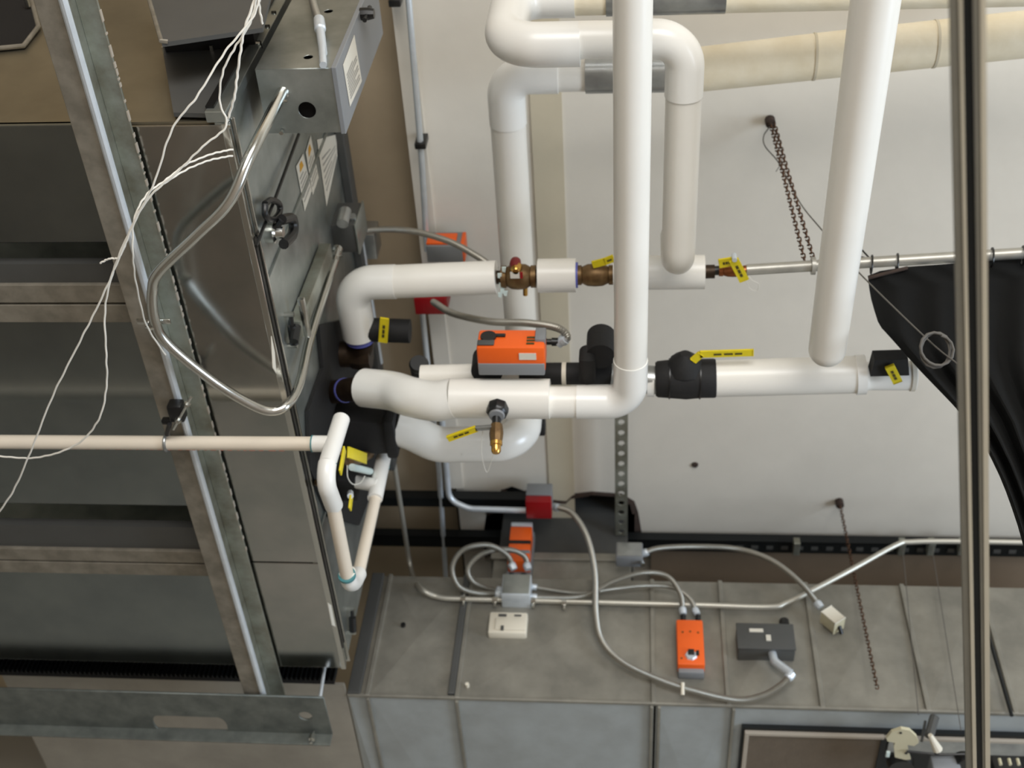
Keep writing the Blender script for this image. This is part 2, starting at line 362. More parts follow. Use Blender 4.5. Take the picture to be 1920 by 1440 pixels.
# ---------------------------------------------------------------- panels on the near end
fan = thing('fan_inlet_panel', 'dark grey metal cover panel with black slot above the white wires, top left', 'panel', ay(390,60,YN-.1))
q = [ay(x, y, YN-.16) for x, y in ((268,-40),(303,80),(492,52),(520,-60))]
obj('cover', slab(B(), q, Y_*.012), M['dgrey'], fan, smooth=False)
bm = B(); tube(bm, [q[0]-Y_*.004, q[1]-Y_*.004, q[1]+(q[2]-q[1])*.06], .006, 8); obj('edge', bm, M['railtan'], fan)
q = [ay(x, y, YN-.02) for x, y in ((305,84),(494,52),(480,90),(308,100))]
obj('slot', slab(B(), q, Y_*-.05), M['dark'], fan, smooth=False)
q = [ay(x, y, YN-.01) for x, y in ((306,97),(482,88),(428,222),(327,219))]
obj('lower_cover', slab(B(), q, Y_*-.012), M['dgrey'], fan, smooth=False)
for x, y in ((308,94),(397,91),(487,84)):
    p = ay(x, y, YN-.03); obj('screw', tube(B(), [p+Y_*.01, p-Y_*.01], .006, 8), M['chrome'], fan)
fi = thing('fan_opening', 'black octagonal fan opening with grey rim, far top left corner', 'fan opening', ay(20,40,YN-.01))
oc = [ay(x, y, YN-.012) for x, y in ((-60,-10),(58,-5),(72,50),(44,86),(-20,92),(-60,80))]
obj('opening', slab(B(), oc, Y_*.01), M['dark'], fi, smooth=False)
bm = B(); tube(bm, oc[1:5], .007, 8); obj('rim', bm, M['railtan'], fi)
p = ay(53,12,YN-.02); obj('bolt', tube(B(), [p, p-Y_*.03], .008, 8), M['chrome'], fi)
# ---------------------------------------------------------------- support rail along Y
rl = thing('support_rail', 'long galvanised support rail running under the air handler from top left', 'rail', (-1.32, 2.4, ZB-.08))
zr = ZB-.085; xa = az(62,0,2.715).x; xb = az(112,0,2.715).x; xc = az(160,0,2.715).x
yr0 = .55; yr1 = az(490,1368,2.715).y
bm = B(); box(bm, (xa, yr0, zr), (xb, yr1, zr+.008), .002); obj('lower_flange', bm, M['railtan'], rl, label='dull taupe flange', smooth=False)
bm = B(); box(bm, (xb, yr0, zr), (xb+.008, yr1, ZB-.014), .002); obj('web', bm, M['rail'], rl, smooth=False)
bm = B(); tube(bm, [Vector((xb+.006, yr0, zr+.004)), Vector((xb+.006, yr1, zr+.004))], .011, 10); obj('edge_highlight', bm, M['emt'], rl)  # pale tube paints the bluish highlight along the web
bm = B(); box(bm, (xb+.008, yr0, ZB-.024), (xc, yr1, ZB-.016), .002); obj('upper_flange', bm, M['rail'], rl, smooth=False)
bm = B(); y = yr0
while y < 3.0:
    L = random.uniform(.004,.03); bmw = random.uniform(.0005,.0025)
    box(bm, (xc-bmw, y, ZB-.0255), (xc+.001, y+L, ZB-.015)); y += L+random.uniform(.003,.04)
o = obj('paint_specks', bm, M['frame'], rl, label='chipped cream paint along the edge', smooth=False); o['kind'] = 'stuff'
# ---------------------------------------------------------------- trapeze angle beyond the air handler
tz = CZ+2.70
tb = thing('trapeze_beam', 'grey angle steel beam with one slot and one round hole below the air handler end', 'beam', (-1.8, 3.78, tz))
p0 = az(-80,1283,2.70); p1 = az(612,1312,2.70); p2 = az(597,1372,2.70); p3 = az(-80,1352,2.70)
yA, yB = (p0.y+p1.y)/2, (p2.y+p3.y)/2+.01
sl = [az(302,1355,2.70), az(412,1357,2.70)]; rh = az(573,1341,2.70)
sr = rad(sl[0], 29)
slot = [(sl[0].x+sr*math.cos(a), sl[0].y+sr*math.sin(a)*1.7) for a in [math.pi/2+math.pi*k/8 for k in range(9)]]+[(sl[1].x+sr*math.cos(a), sl[0].y+sr*math.sin(a)*1.7) for a in [-math.pi/2+math.pi*k/8 for k in range(9)]]
bm = plate([(-2.9,yA),(-1.075,yA),(-1.075,yB),(-2.9,yB)], [slot, circ(rh.x, rh.y, rad(rh,26))], .008, Matrix.Translation((0,0,tz)))
obj('flange', bm, M['beam'], tb, smooth=False)
bm = B(); box(bm, (-2.9, yB-.004, tz-.05), (-1.075, yB+.004, tz+.004), .002); obj('lip', bm, M['beam'], tb, smooth=False)
tr = thing('hanger_rod', 'short zinc threaded rod with nut at the right end of the grey beam', 'rod', az(603,1300,2.7))
a = ay(609,1250,yA+.03); b = ay(600,1310,yA+.03); obj('rod', tube(B(), [a+(a-b).normalized()*.7, b], .006, 10), M['emt'], tr)
n1 = az(585,1385,2.66); obj('nut', lathe(B(), n1+Z_*.03, n1-Z_*.02, [(0,.006),(.3,.006),(.3,.013),(.7,.013),(.7,.006),(1,.006)], 6), M['chrome'], tr)
# ribbed black sheet, shade of the gap behind the air handler put into its colour
cf = thing('dark_gap_face', 'black ribbed sheet painted in for the dark gap under the far end of the air handler', 'dark gap', (-1.9, 3.86, CZ+3.1))
yl = az(400,1277,2.9).y
bm = B(); box(bm, (-3.1, yl-.02, CZ+2.9), (-1.1, yl, CZ+3.6)); obj('backing', bm, M['dark'], cf, smooth=False)
bm = B(); x = -3.1
while x < -1.1: box(bm, (x, yl-.035, CZ+2.9), (x+.004, yl-.02, CZ+3.6)); x += .018
o = obj('gap_ribs', bm, M['blackmetal'], cf, smooth=False); o['kind'] = 'stuff'
# =================================================================== CONTROL BOX on the side
bx0, bx1 = az(500,132,3.0).x-.03, az(641,248,3.0).x; by0 = 1.392; by1 = 1.576; bz = CZ+3.0; bzt = ay(703,62,by1).z
cb = thing('control_box', 'galvanised electrical control box with knockouts and label at the top of the air handler side', 'control box', ((bx0+bx1)/2, (by0+by1)/2, bz))
kp = az(576,206,3.0); bm = plate([(bx0,by0),(bx1,by0),(bx1,by1),(bx0,by1)], [circ(kp.x, kp.y, rad(kp,34))], .003, Matrix.Translation((0,0,bz)))
obj('bottom_face', bm, M['galv'], cb, smooth=False)
k1 = ay(578,108,by0); k2 = ay(616,22,by0)
Mx = Matrix.Translation((0, by0, 0)) @ Matrix(((1,0,0,0),(0,0,-1,0),(0,1,0,0),(0,0,0,1)))
bm = plate([(bx0,bz),(bx1,bz),(bx1,bzt),(bx0,bzt)], [circ(k1.x, k1.z, .013), circ(k2.x, k2.z, .013)], .003, Mx); obj('near_face', bm, M['galv'], cb, smooth=False)
bm = B(); box(bm, (bx0,by0,bzt-.003), (bx1,by1,bzt)); box(bm, (bx0,by1-.003,bz), (bx1,by1,bzt)); obj('back_faces', bm, M['galv'], cb, smooth=False)
bm = B(); box(bm, (bx1-.002,by0-.004,bz-.004), (bx1+.012,by1+.004,bzt+.004), .002); obj('cover', bm, M['greyp'], cb, smooth=False)
bm = B(); box(bm, (bx0+.01,by0+.02,bz+.02), (bx1-.02,by1-.02,bzt-.02)); obj('interior', bm, M['dark'], cb, smooth=False)
q = [ax(x, y, bx1+.013) for x, y in ((664,66),(678,152),(656,200),(643,122))]
sticker(cb, [q[3], q[0], q[1], q[2]], X_*.001, tri=False, lines=9)
p = ax(682,26,bx1+.02); bm = B(); lathe(bm, p-X_*.01, p+X_*.03, [(0,.018),(.6,.018),(1,.014)], 10); tube(bm, [p-Z_*.045+X_*.01, p+Z_*.045+X_*.01], .007, 8); obj('knob', bm, M['blackp'], cb, label='black turn knob')
for x, y in ((528,248),(466,240),(600,80)):
    p = az(x, y, 2.99) if y > 100 else ay(x, y, by0-.004); obj('screw', tube(B(), [p-Z_*.006, p+Z_*.006], .006, 8), M['chrome'], cb)
# stiffener angle in front of the side sheet
# ---------------------------------------------------------------- looped rigid conduit
g = thing('looped_conduit', 'bright rigid conduit looping under the air handler between two boxes', 'conduit', az(300,600,2.68))
lp = [(530,172,3.0),(470,290,2.80),(430,378,2.72),(370,440,2.69),(300,508,2.68),(286,545,2.68),(290,600,2.67),(315,645,2.67),(400,715,2.69),(470,758,2.7),(510,771,2.71),(540,758,2.74),(562,718,2.84),(585,620,3.08),(632,474,3.5)]
P = smoothpath([az(*t) for t in lp], 10); obj('conduit', tube(B(), P, [rad(p,23-6*i/len(P)) for i, p in enumerate(P)], 14), M['chrome'], g)
for t in ((530,174,3.0),(632,470,3.5)):
    p = az(*t); i = 0 if t[0] < 600 else -1; d = (P[1]-P[0]).normalized() if i == 0 else (P[-2]-P[-1]).normalized()
    bm = B(); lathe(bm, p-d*.01, p+d*.045, [(0,.018),(.25,.018),(.3,.013),(.7,.013),(.75,.016),(1,.016)], 12); s = p+d*.03; tube(bm, [s, s+X_*.024], .004, 8); obj('connector', bm, M['chrome'], g)
p = az(290,602,2.69)
bm = B(); box(bm, p+Vector((-.05,-.008,-.005)), p+Vector((.045,.008,.003)), .002); tube(bm, [p+Vector((-.016,0,0)), p+Vector((-.014,0,-.03)), p+Vector((.0,0,-.036)), p+Vector((.014,0,-.03)), p+Vector((.016,0,0))], .004, 8)
obj('strap', bm, M['chrome'], g)
# second box + strut group on the side
jb = thing('side_junction_box', 'dark grey steel junction box high on the air handler side above the white elbow', 'junction box', ax(632,430,XS+.04))
p0, p1 = ax(640,425,XS), ax(612,458,XS)
bm = B(); obox(bm, (p0+p1)/2+X_*.03+Z_*.05, X_*.05, Y_*.055, Z_*.075, .004); obj('body', bm, M['dgrey'], jb)
bm = B(); c = (p0+p1)/2+X_*.085+Z_*.05; obox(bm, c, X_*.004, Y_*.06, Z_*.08, .003); obj('lid', bm, M['galv'], jb)
bm = B(); tube(bm, [ax(648,395,XS+.06), ax(642,420,XS+.06)], .02, 12); tube(bm, [ax(660,405,XS+.07), ax(668,440,XS+.07)], .014, 12); obj('fittings', bm, M['sleeve'], jb)
sb = thing('side_strut', 'narrow dark strut bar leaning down the air handler side beside the looped conduit', 'strut', ax(590,560,XS+.02))
a, b = ax(612,470,XS+.022), ax(556,618,XS+.022)
obj('bar', obox(B(), (a+b)/2, (b-a)/2, X_*.018, (b-a).normalized().cross(X_)*.028, .002), M['rail'], sb)
bm = B(); c = ax(570,590,XS+.05); box(bm, c+Vector((-.01,-.06,-.008)), c+Vector((.01,.08,.008)), .003); obj('strap', bm, M['chrome'], sb)
bm = B(); tube(bm, [ax(556,612,XS+.03), ax(551,640,XS+.03)], .014, 10); obj('black_end', bm, M['blackp'], sb)
gp = thing('edge_pipe', 'pale blue zinc conduit running along the upper edge of the air handler', 'conduit', ax(700,640,XS+.04))
obj('conduit', tube(B(), [az(672,430,3.88), az(690,540,3.88), az(712,680,3.88)], .014, 12), M['emt'], gp)
bm = B(); box(bm, az(690,440,3.93)-Vector((.02,.03,.05)), az(700,460,3.93)+Vector((.02,.03,.05)), .003); obj('clamp', bm, M['sleeve'], gp)
# flexible conduit on the control box
fc = thing('braided_whip', 'grey ribbed flexible conduit hanging in front of the control box at the top edge', 'conduit', ay(600,40,by0-.04))
obj('whip', ribbed(B(), [ay(x, y, by0-.035) for x, y in ((578,-60),(586,0),(598,40))], .011, .007), M['flex'], fc)
obj('connector', lathe(B(), ay(598,36,by0-.035), ay(606,100,by0-.012), [(0,.015),(.3,.016),(.32,.012),(1,.011)], 12), M['emt'], fc)
obj('tail', tube(B(), [ay(604,90,by0-.02), ay(606,122,by0-.012)], .010, 12), M['emt'], fc)
# =================================================================== INSULATED PIPES
def arc_run(pts, w, br, m='jacket', parent=None, name='insulation', seg=28, label=None):
    P = fillet(pts, br, 12); r = w if isinstance(w, float) else rad(P[0], w)
    return obj(name, tube(B(), P, r, seg), M[m], parent, label)
def ring(p, d, r, L, m, parent, name, seg=24): 
    d = d.normalized(); return obj(name, tube(B(), [p-d*L/2, p+d*L/2], r, seg), M[m], parent)
# -- run 1: overhead main with lower branch to the coil
h = 2.98; xm = .006
r1 = thing('chilled_water_pipe', 'white insulated pipe from top centre, turning left at the bottom to the air handler', 'pipe', (xm, 2.0, CZ+h))
yc = az(1100,754,h).y; rr = .0495
obj('straight', tube(B(), [Vector((xm,.55,CZ+h)), Vector((xm,yc-.16,CZ+h))], rr, 28), M['jacket'], r1)
P = fillet([Vector((xm,yc-.165,CZ+h)), Vector((xm,yc,CZ+h)), Vector((xm-.165,yc,CZ+h))], .075, 14); obj('elbow', tube(B(), P, rr+.0025, 28), M['jacket2'], r1)
obj('straight', tube(B(), [Vector((xm-.16,yc,CZ+h)), az(1028,754,h)], rr, 28), M['jacket'], r1)
a = az(1031,748,h); b = az(845,745,h); a.y = b.y = yc-.012; rs = rad(a, 76)
obj('sleeve', tube(B(), [a, b], rs, 28), M['jacket'], r1, label='thicker white sleeve')
s2 = az(770,744,3.02); s3 = az(735,733,3.08); s4 = az(683,727,3.13)
P = smoothpath([b+X_*.01, az(815,752,2.985), s2, s3, s4], 10); obj('offset_elbow', tube(B(), P, [rs+.001]*len(P), 28), M['jacket2'], r1)
e = ax(618,736,XS); d = (e-s4)
obj('bare_pipe', tube(B(), [s4-d*.1, e], rad(s4,46), 20), M['bronze'], r1, label='dark bare pipe stub')
ring(s4+d*.55, d, rad(s4,48), .008, 'violet', r1, 'sealant_ring')
# -- run 2: lower loop
h = 3.2; r2 = thing('lower_loop_pipe', 'short white insulated pipe loop below the main, turning up at its right end', 'pipe', az(880,830,h))
pts = [az(742,803,3.22), az(770,812,3.2), az(815,832,3.2)]; y2 = az(900,832,h).y
P = smoothpath([az(740,800,3.2), az(775,812,3.2), az(820,832,3.2), az(870,833,3.2)], 8)
obj('curved_end', tube(B(), P, rad(P[0],68), 28), M['jacket2'], r2)
c = az(978,828,3.2); P = fillet([az(866,833,3.2), Vector((c.x,y2,CZ+3.2)), Vector((c.x,y2,CZ+3.62))], .1, 14)
obj('turned_up_end', tube(B(), P, rad(c,68), 28), M['jacket2'], r2)
bm = B(); p = az(1012,796,3.34); obox(bm, p, X_*.02, Y_*.03, Z_*.03, .006); obj('black_wrap', bm, M['black'], r2)
bv = thing('foam_wrapped_valve', 'bulky black foam-wrapped valve on the air handler side above the white trap', 'valve', az(690,800,3.2))
bm = B(); a = az(745,802,3.2); c = (a+ax(640,802,XS+.02))/2
obox(bm, Vector((a.x-.13, a.y, a.z)), X_*.13, Y_*.075, Z_*.06, .018); obj('wrap', bm, M['black'], bv)
bm = B(); obox(bm, Vector((a.x-.015, a.y, a.z)), X_*.02, Y_*.085, Z_*.07, .012); obj('end_wrap', bm, M['black'], bv)
# -- run 3: branch A
h = 3.4; yA3 = 2.305
r3 = thing('upper_branch_pipe', 'white insulated pipe with brass valves running right from the upper coil elbow', 'pipe', (-.4, yA3, CZ+h))
ra = rad(Vector((-.4,yA3,CZ+h)), 64)
p0 = az(674,628,h); P = fillet([p0, Vector((az(650,545,h).x+.015, az(700,530,h).y, CZ+h)), az(742,528,h)], .085, 14)
obj('elbow', tube(B(), P, ra+.002, 28), M['jacket2'], r3)
obj('straight', tube(B(), [az(740,528,h), az(931,520,h)], ra, 28), M['jacket'], r3)
obj('straight', tube(B(), [az(1009,517,h), az(1080,516,h)], ra, 28), M['jacket'], r3)
obj('tee', tube(B(), [az(1150,512,h), az(1321,510,h)], ra, 28), M['jacket'], r3)
obj('bare_pipe', tube(B(), [az(925,520,h), az(1340,509,h)], rad(az(1000,518,h),26), 16), M['bronze'], r3)
obj('bare_pipe', tube(B(), [p0-Y_*.02, p0+Y_*.06], rad(p0,40), 16), M['bronze'], r3)
ring(p0+Y_*.012, Y_, rad(p0,56), .016, 'violet', r3, 'sealant_ring')
ring(az(1080,516,h), X_, rad(p0,46), .012, 'violet', r3, 'sealant_ring')
bm = B()
for (x, y) in ((933,512),(936,530),(941,500),(944,545),(938,540),(934,548)):
    p = az(x, y, h-.03); slab(bm, [p, p+X_*.014, p+X_*.01+Y_*.02, p+Y_*.016], Z_*-.004)
obj('frayed_tape', bm, M['cyan'], r3, label='frayed pale tape', smooth=False)
obj('nipple', tube(B(), [az(1318,508,h), az(1352,507,h)], rad(p0,17), 16), M['blackp'], r3)
# coil-side bronze elbow
bm = B(); e1 = p0+Y_*.085; tube(bm, fillet([p0+Y_*.03, e1, Vector((XS, e1.y, e1.z))], .05, 8), rad(p0,50), 20); lathe(bm, e1+X_*.03, e1-X_*.10, [(0,.05),(.2,.056),(.5,.05),(.6,.042),(1,.04)], 8)
o = obj('coil_valve', bm, M['bronze'], None); tag(o, 'dark bronze valve body between the upper white elbow and the air handler', 'valve')
st = thing('capped_stub', 'short black foam stub with a yellow lever beside the upper white elbow', 'pipe stub', az(735,620,h))
obj('foam', tube(B(), [az(690,618,h), az(769,621,h)], rad(p0,45), 20), M['black'], st)
def lever(pts, w, parent, name='lever', t=.0035, m='yellow', up=Z_):
    """flat bar through pts (world)"""
    bm = B(); pts = [Vector(p) for p in pts]
    for a, b in zip(pts, pts[1:]):
        d = (b-a); s = d.normalized().cross(up).normalized()*w/2
        obox(bm, (a+b)/2, d/2*1.02, s, up*t, min(.002, t*.6))
    return obj(name, bm, M[m], parent, label='yellow vinyl lever' if m == 'yellow' else None)
vwd = fw  # levers face down towards the room
def plever(px, h, wpx, parent, **k):
    P = [az(x, y, h) for x, y in px]; w = rad(P[0], wpx)*2; lv = lever(P, w, parent, up=Z_, **k)
    a, b = P[-2], P[-1]; d = b-a; s = d.normalized().cross(Z_).normalized()*w*.16
    bm = B()
    for t0, t1 in ((.25,.4),(.45,.62),(.66,.8)): obox(bm, a.lerp(b,(t0+t1)/2)-Z_*.0042, d*(t1-t0)/2, s, Z_*.0005)
    obj('print', bm, M['print'], lv, smooth=False); return lv
plever([(721,598),(718,640)], h-.06, 15, st)
# valves on branch A (each its own thing)
def ball_valve(name, label, x0, x1, y, wpx, h, m='brass', flats=8):
    a, b = az(x0, y, h), az(x1, y-.01*(x1-x0), h); r = rad(a, wpx)
    t = thing(name, label, 'valve', (a+b)/2)
    obj('body', lathe(B(), a, b, [(0,r*.86),(.14,r*.86),(.16,r*.74),(.3,r*.95),(.5,r),(.7,r*.95),(.84,r*.74),(.86,r*.86),(1,r*.86)], 16), M[m], t)
    return t, a, b, r
t, a, b, r = ball_valve('balancing_valve', 'small brass balancing valve with red dial left of the overhead white main', 940, 1005, 519, 50, h-.004)
c = az(966,496,h-.02); obj('dial', lathe(B(), c+Z_*.02, c-Z_*.02, [(0,.017),(.5,.019),(1,.013)], 20), M['dullred'], t, label='dull red dial')
c = az(967,507,h-.045); obj('dial_stem', lathe(B(), c+Z_*.02, c-Z_*.008, [(0,.02),(.7,.017),(1,.01)], 12), M['brassb'], t)
c0 = az(985,533,h-.02); c1 = az(985,553,h-.02); obj('drain_nipple', tube(B(), [c0, c1], .008, 10), M['brassb'], t)
bm = B(); p = az(966,516,h-.052); box(bm, p-Vector((.016,.012,.001)), p+Vector((.014,.012,.001))); obj('tag', bm, M['paper'], t, smooth=False)
bm = B(); p = az(978,516,h-.053); box(bm, p-Vector((.005,.012,.001)), p+Vector((.004,.012,.001))); obj('tag_stripe', bm, M['red'], t, smooth=False)
ring(az(1001,518,h), X_, rad(p,30), .012, 'cyan', t, 'tape_ring')
t, a, b, r = ball_valve('bronze_ball_valve', 'brown bronze ball valve just left of the overhead white main', 1080, 1152, 516, 44, h-.004)
plever([(1112,496),(1135,490),(1150,484)], h-.02, 12, t)
t, a, b, r = ball_valve('tee_end_valve', 'small copper ball valve with yellow tag at the left end of the curtain rod', 1348, 1402, 508, 24, h-.006, 'copper')
plever([(1349,494),(1374,490)], h-.03, 16, t)
plever([(1376,488),(1395,525)], h-.045, 16, t, name='tag_strip')
p = az(1377,484,h-.045); obj('stem', tube(B(), [p+Z_*.02, p-Z_*.012], .008, 8), M['emt'], t)
for x in (1403, 1412): ring(az(x,505,h-.005), X_, rad(p,22), .009, 'brassb', t, 'nut', 6)
cp = smoothpath([az(x, y, h-.03) for x, y in ((1400,512),(1410,525),(1422,532),(1420,545),(1405,540),(1396,520))], 6)
obj('wire_loop', tube(B(), cp, .0012, 6), M['wire'], t)
# -- run 4: pipe from branch A up to the top U-bend
h = 3.2; x4 = az(1272,470,h).x; y4 = az(1000,80,h).y
r4 = thing('return_pipe', 'white insulated pipe behind the main bending left into a double elbow at top centre', 'pipe', (x4, 1.9, CZ+h))
w4 = rad(az(1280,300,h), 66)
y41 = az(1272,502,h).y; yc4 = az(1280,72,h).y
P = fillet([Vector((x4,yc4+.16,CZ+h)), Vector((x4,y41,CZ+h)), Vector((x4,y41,CZ+3.38))], .075, 12)
obj('dropped_end', tube(B(), P, w4, 28), M['jacket'], r4)
P = fillet([Vector((x4,yc4+.165,CZ+h)), Vector((x4,yc4,CZ+h)), Vector((x4-.16,yc4,CZ+h))], .08, 14); obj('elbow', tube(B(), P, w4+.003, 28), M['jacket2'], r4)
obj('straight', tube(B(), [Vector((x4-.155,yc4,CZ+h)), az(1085,75,h)], w4, 28), M['jacket'], r4)
u0 = az(1088,82,h); u1 = az(945,86,h); u1.y = u0.y = yc4+.01; w5 = rad(u0,84)
hT = ay(960,-4,u1.y).z-CZ; P = fillet([u0, u1, Vector((u1.x,u1.y,CZ+hT)), Vector((u1.x+.18,u1.y,CZ+hT))], [.09,.09], 14)
obj('double_elbow', tube(B(), P, w5, 28), M['jacket2'], r4)
q = P[-1]
obj('beige_section', tube(B(), [q-X_*.01, q+X_*.10], w5-.006, 28), M['oldjack'], r4)
obj('steel_sleeve', tube(B(), [q+X_*.09, q+X_*.43], w5-.002, 28), M['sleeve'], r4)
obj('aged_section', tube(B(), [q+X_*.42, q+X_*1.9], w5-.004, 28), M['oldjack'], r4, label='aged cream canvas section')
# -- run 5: ceiling pipe bending right under the ceiling
h = 3.72; y5 = az(1100,138,h).y
r5 = thing('ceiling_pipe', 'off-white insulated pipe nearest the ceiling, turning right into aged cream lagging', 'pipe', (-.39, 2.2, CZ+h))
w6 = rad(az(960,300,h), 66); xx = az(960,350,h).x
P = fillet([Vector((xx,y5+.17,CZ+h)), Vector((xx,y5,CZ+h)), Vector((xx+.17,y5,CZ+h))], .075, 14); obj('elbow', tube(B(), P, w6+.003, 28), M['jacket2'], r5)
P = fillet([Vector((xx,y5+.165,CZ+h)), Vector((xx,az(980,672,h).y,CZ+h)), Vector((xx,az(980,672,h).y,CZ+3.35))], .08, 12)
obj('straight', tube(B(), P, w6, 28), M['jacket'], r5)
a = az(1098,139,h); b = az(1256,128,h); e = az(2020,54,h); a.y = b.y = y5; 
obj('straight', tube(B(), [Vector((xx+.165,y5,CZ+h)), a], w6-.003, 28), M['jacket'], r5)
obj('steel_sleeve', tube(B(), [a, b+X_*.03], w6+.004, 28), M['sleeve'], r5)
w7 = rad(az(1500,90,h), 86)
obj('aged_section', tube(B(), [b+X_*.02, b.lerp(e,.38), e], [w7*.97,w7,w7*1.0], 28), M['oldjack'], r5, label='aged cream canvas section')
for t_ in (.365,.66): obj('seam_band', tube(B(), [b.lerp(e,t_)-X_*.004, b.lerp(e,t_)+X_*.004], w7+.002, 28), M['stripe'], r5)
# -- run 6: right overhead pipe
h = 2.98; x6 = .583; y6 = az(1550,668,h).y
r6 = thing('right_overhead_pipe', 'thick white insulated pipe from the top right dropping to the pipe with the yellow lever', 'pipe', (x6, 1.8, CZ+h))
pa = az(1650,-60,h); pb = az(1553,620,h); w8a = rad(pa, 96); w8b = rad(pb, 70)
pe = az(1551,655,h); dd = (pe-pa).normalized(); P2 = [pa, pa.lerp(pe,.33), pa.lerp(pe,.66)]+[pe+dd*w8b*.95*math.sin(t*math.pi/16) for t in range(9)]
w8 = [w8a, w8a*.66+w8b*.34, w8a*.34+w8b*.66]+[w8b*max(.02, math.cos(t*math.pi/16)) for t in range(9)]
obj('saddle', tube(B(), [pe-Z_*.0, pe+Vector((0,.02,.13))], w8b*.6, 24), M['jacket2'], r6)
obj('insulation', tube(B(), P2, w8, 28), M['jacket'], r6)
# -- run 7: line B right half
h = 3.13; y7 = az(1400,709,h).y
r7 = thing('header_pipe', 'horizontal white insulated pipe at right with black valve and capped right end', 'pipe', (.55, y7, CZ+h))
w9 = rad(az(1450,709,h), 70)
obj('straight', tube(B(), [az(1340,710,h), az(1618,702,h)], w9, 28), M['jacket'], r7)
obj('coupling', tube(B(), [az(1604,703,h), az(1622,702,h)], w9+.004, 28), M['jacket2'], r7)
obj('end_section', tube(B(), [az(1620,705,h), az(1716,705,h)], rad(az(1650,705,h),54), 28), M['jacket2'], r7)
obj('end_ring', tube(B(), [az(1706,705,h), az(1714,705,h)], rad(az(1650,705,h),58), 28), M['paper'], r7)
p = az(1668,690,h-.045); bm = B(); q = [az(x, y, h-.062) for x, y in ((1640,676),(1703,674),(1705,704),(1632,706))]; slab(bm, q, Z_*.05); obj('black_cutout', bm, M['black'], r7, smooth=False)
plever([(1668,687),(1683,716)], h-.072, 15, r7)
obj('jacketed_section', tube(B(), [az(1145,706,h), az(1232,713,h)], rad(p,56), 24), M['sleeve'], r7, label='bare steel jacket')
obj('white_band', tube(B(), [az(1213,716,h-.002), az(1226,716,h-.002)], rad(p,59), 24), M['jacket2'], r7)
bvv = thing('wrapped_isolation_valve', 'black foam-wrapped isolation valve with long yellow lever right of the overhead main', 'valve', az(1285,708,h))
a, b = az(1229,711,h), az(1342,709,h); r = rad(a, 74)
obj('wrap', lathe(B(), a, b, [(0,r*.86),(.04,r*.93),(.3,r*1.0),(.5,r*1.06),(.75,r),(.97,r),(1,r*.96)], 24), M['black'], bvv)
bm = B(); c = az(1285,668,h); lathe(bm, c+Y_*.05, c-Y_*.012, [(0,.06),(.5,.05),(1,.016)], 12); obj('stem_wrap', bm, M['black'], bvv)
bm = B()
for x in (1255, 1312): p_ = az(x,710,h); tube(bm, [p_-X_*.002, p_+X_*.002], r*1.05, 24)
obj('wrap_seams', bm, M['blackp'], bvv)
plever([(1300,676),(1314,664),(1411,661)], h-.02, 12, bvv)
# -- run 8: line B left half
r8 = thing('rear_header_pipe', 'greyish white pipe partly hidden behind the orange actuator and the main', 'pipe', az(900,702,h))
wl = rad(az(900,702,h), 42)
obj('insulation', tube(B(), [az(790,706,h), az(975,702,h)], wl*1.05, 24), M['jacket'], r8)
obj('black_wrap', tube(B(), [az(970,701,h), az(1148,700,h)], wl, 24), M['black'], r8)
obj('white_band', tube(B(), [az(1054,701,h), az(1062,701,h)], wl+.002, 24), M['cream'], r8)
c = az(914,690,h-.05); obj('saddle', lathe(B(), c+Z_*.05, c-Z_*.02, [(0,.052),(1,.05)], 24), M['black'], r8)
P = fillet([az(1100,702,h), az(1126,700,h), az(1124,700,h)+Vector((0,-.12,.06))], .04, 8); obj('elbow_wrap', tube(B(), [az(1126,669,h-.06), az(1126,669,h-.06)+Z_*.11], rad(c,54), 24), M['black'], r8)
p = az(1101,700,h-.02); obj('tee_wrap', tube(B(), [az(1101,712,h-.07), az(1101,674,h-.07), az(1101,674,h-.07)+Z_*.04], rad(c,31), 20), M['black'], r8)
tc = thing('black_vent_cap', 'small round black cap standing above the left end of the main pipe', 'cap', az(788,690,3.25))
obj('cap', tube(B(), [az(786,684,3.2), az(792,716,3.25)], rad(c,38), 20), M['black'], tc)
obj('rim', lathe(B(), az(785,680,3.19), az(786,686,3.2), [(0,.028),(.5,.033),(1,.030)], 20), M['blackp'], tc)
# -- drain valve under the sleeve
dv = thing('drain_valve', 'small brass drain valve with yellow lever hanging from the white sleeve', 'valve', az(931,800,2.9))
c = az(932,775,2.895)
obj('boss', lathe(B(), c+Z_*.03, c-Z_*.012, [(0,.034),(.6,.034),(.8,.028),(1,.018)], 8), M['blackp'], dv)
obj('boss_ring', lathe(B(), c-Z_*.010, c-Z_*.016, [(0,.025),(1,.022)], 20), M['greyp'], dv)
n0 = az(931,782,2.885); n1 = az(930,850,2.78)
obj('neck', lathe(B(), n0, n0.lerp(n1,.25), [(0,.014),(1,.014)], 12), M['blackp'], dv)
obj('body', lathe(B(), n0.lerp(n1,.2), n0.lerp(n1,.72), [(0,.018),(.2,.02),(.5,.022),(.8,.02),(1,.017)], 8), M['brass'], dv)
obj('hose_end', lathe(B(), n0.lerp(n1,.68), n1, [(0,.019),(.3,.019),(.35,.015),(.8,.015),(1,.011)], 14), M['brassb'], dv)
lever([az(924,801,2.85), az(893,803,2.85)], .012, dv, name='lever_stem', m='sleeve')
plever([(892,804),(841,822)], 2.85, 11, dv)
obj('cap_wire', tube(B(), smoothpath([az(x, y, 2.86) for x, y in ((905,806),(903,850),(912,885),(920,870),(926,850))], 6), .001, 6), M['wire'], dv)
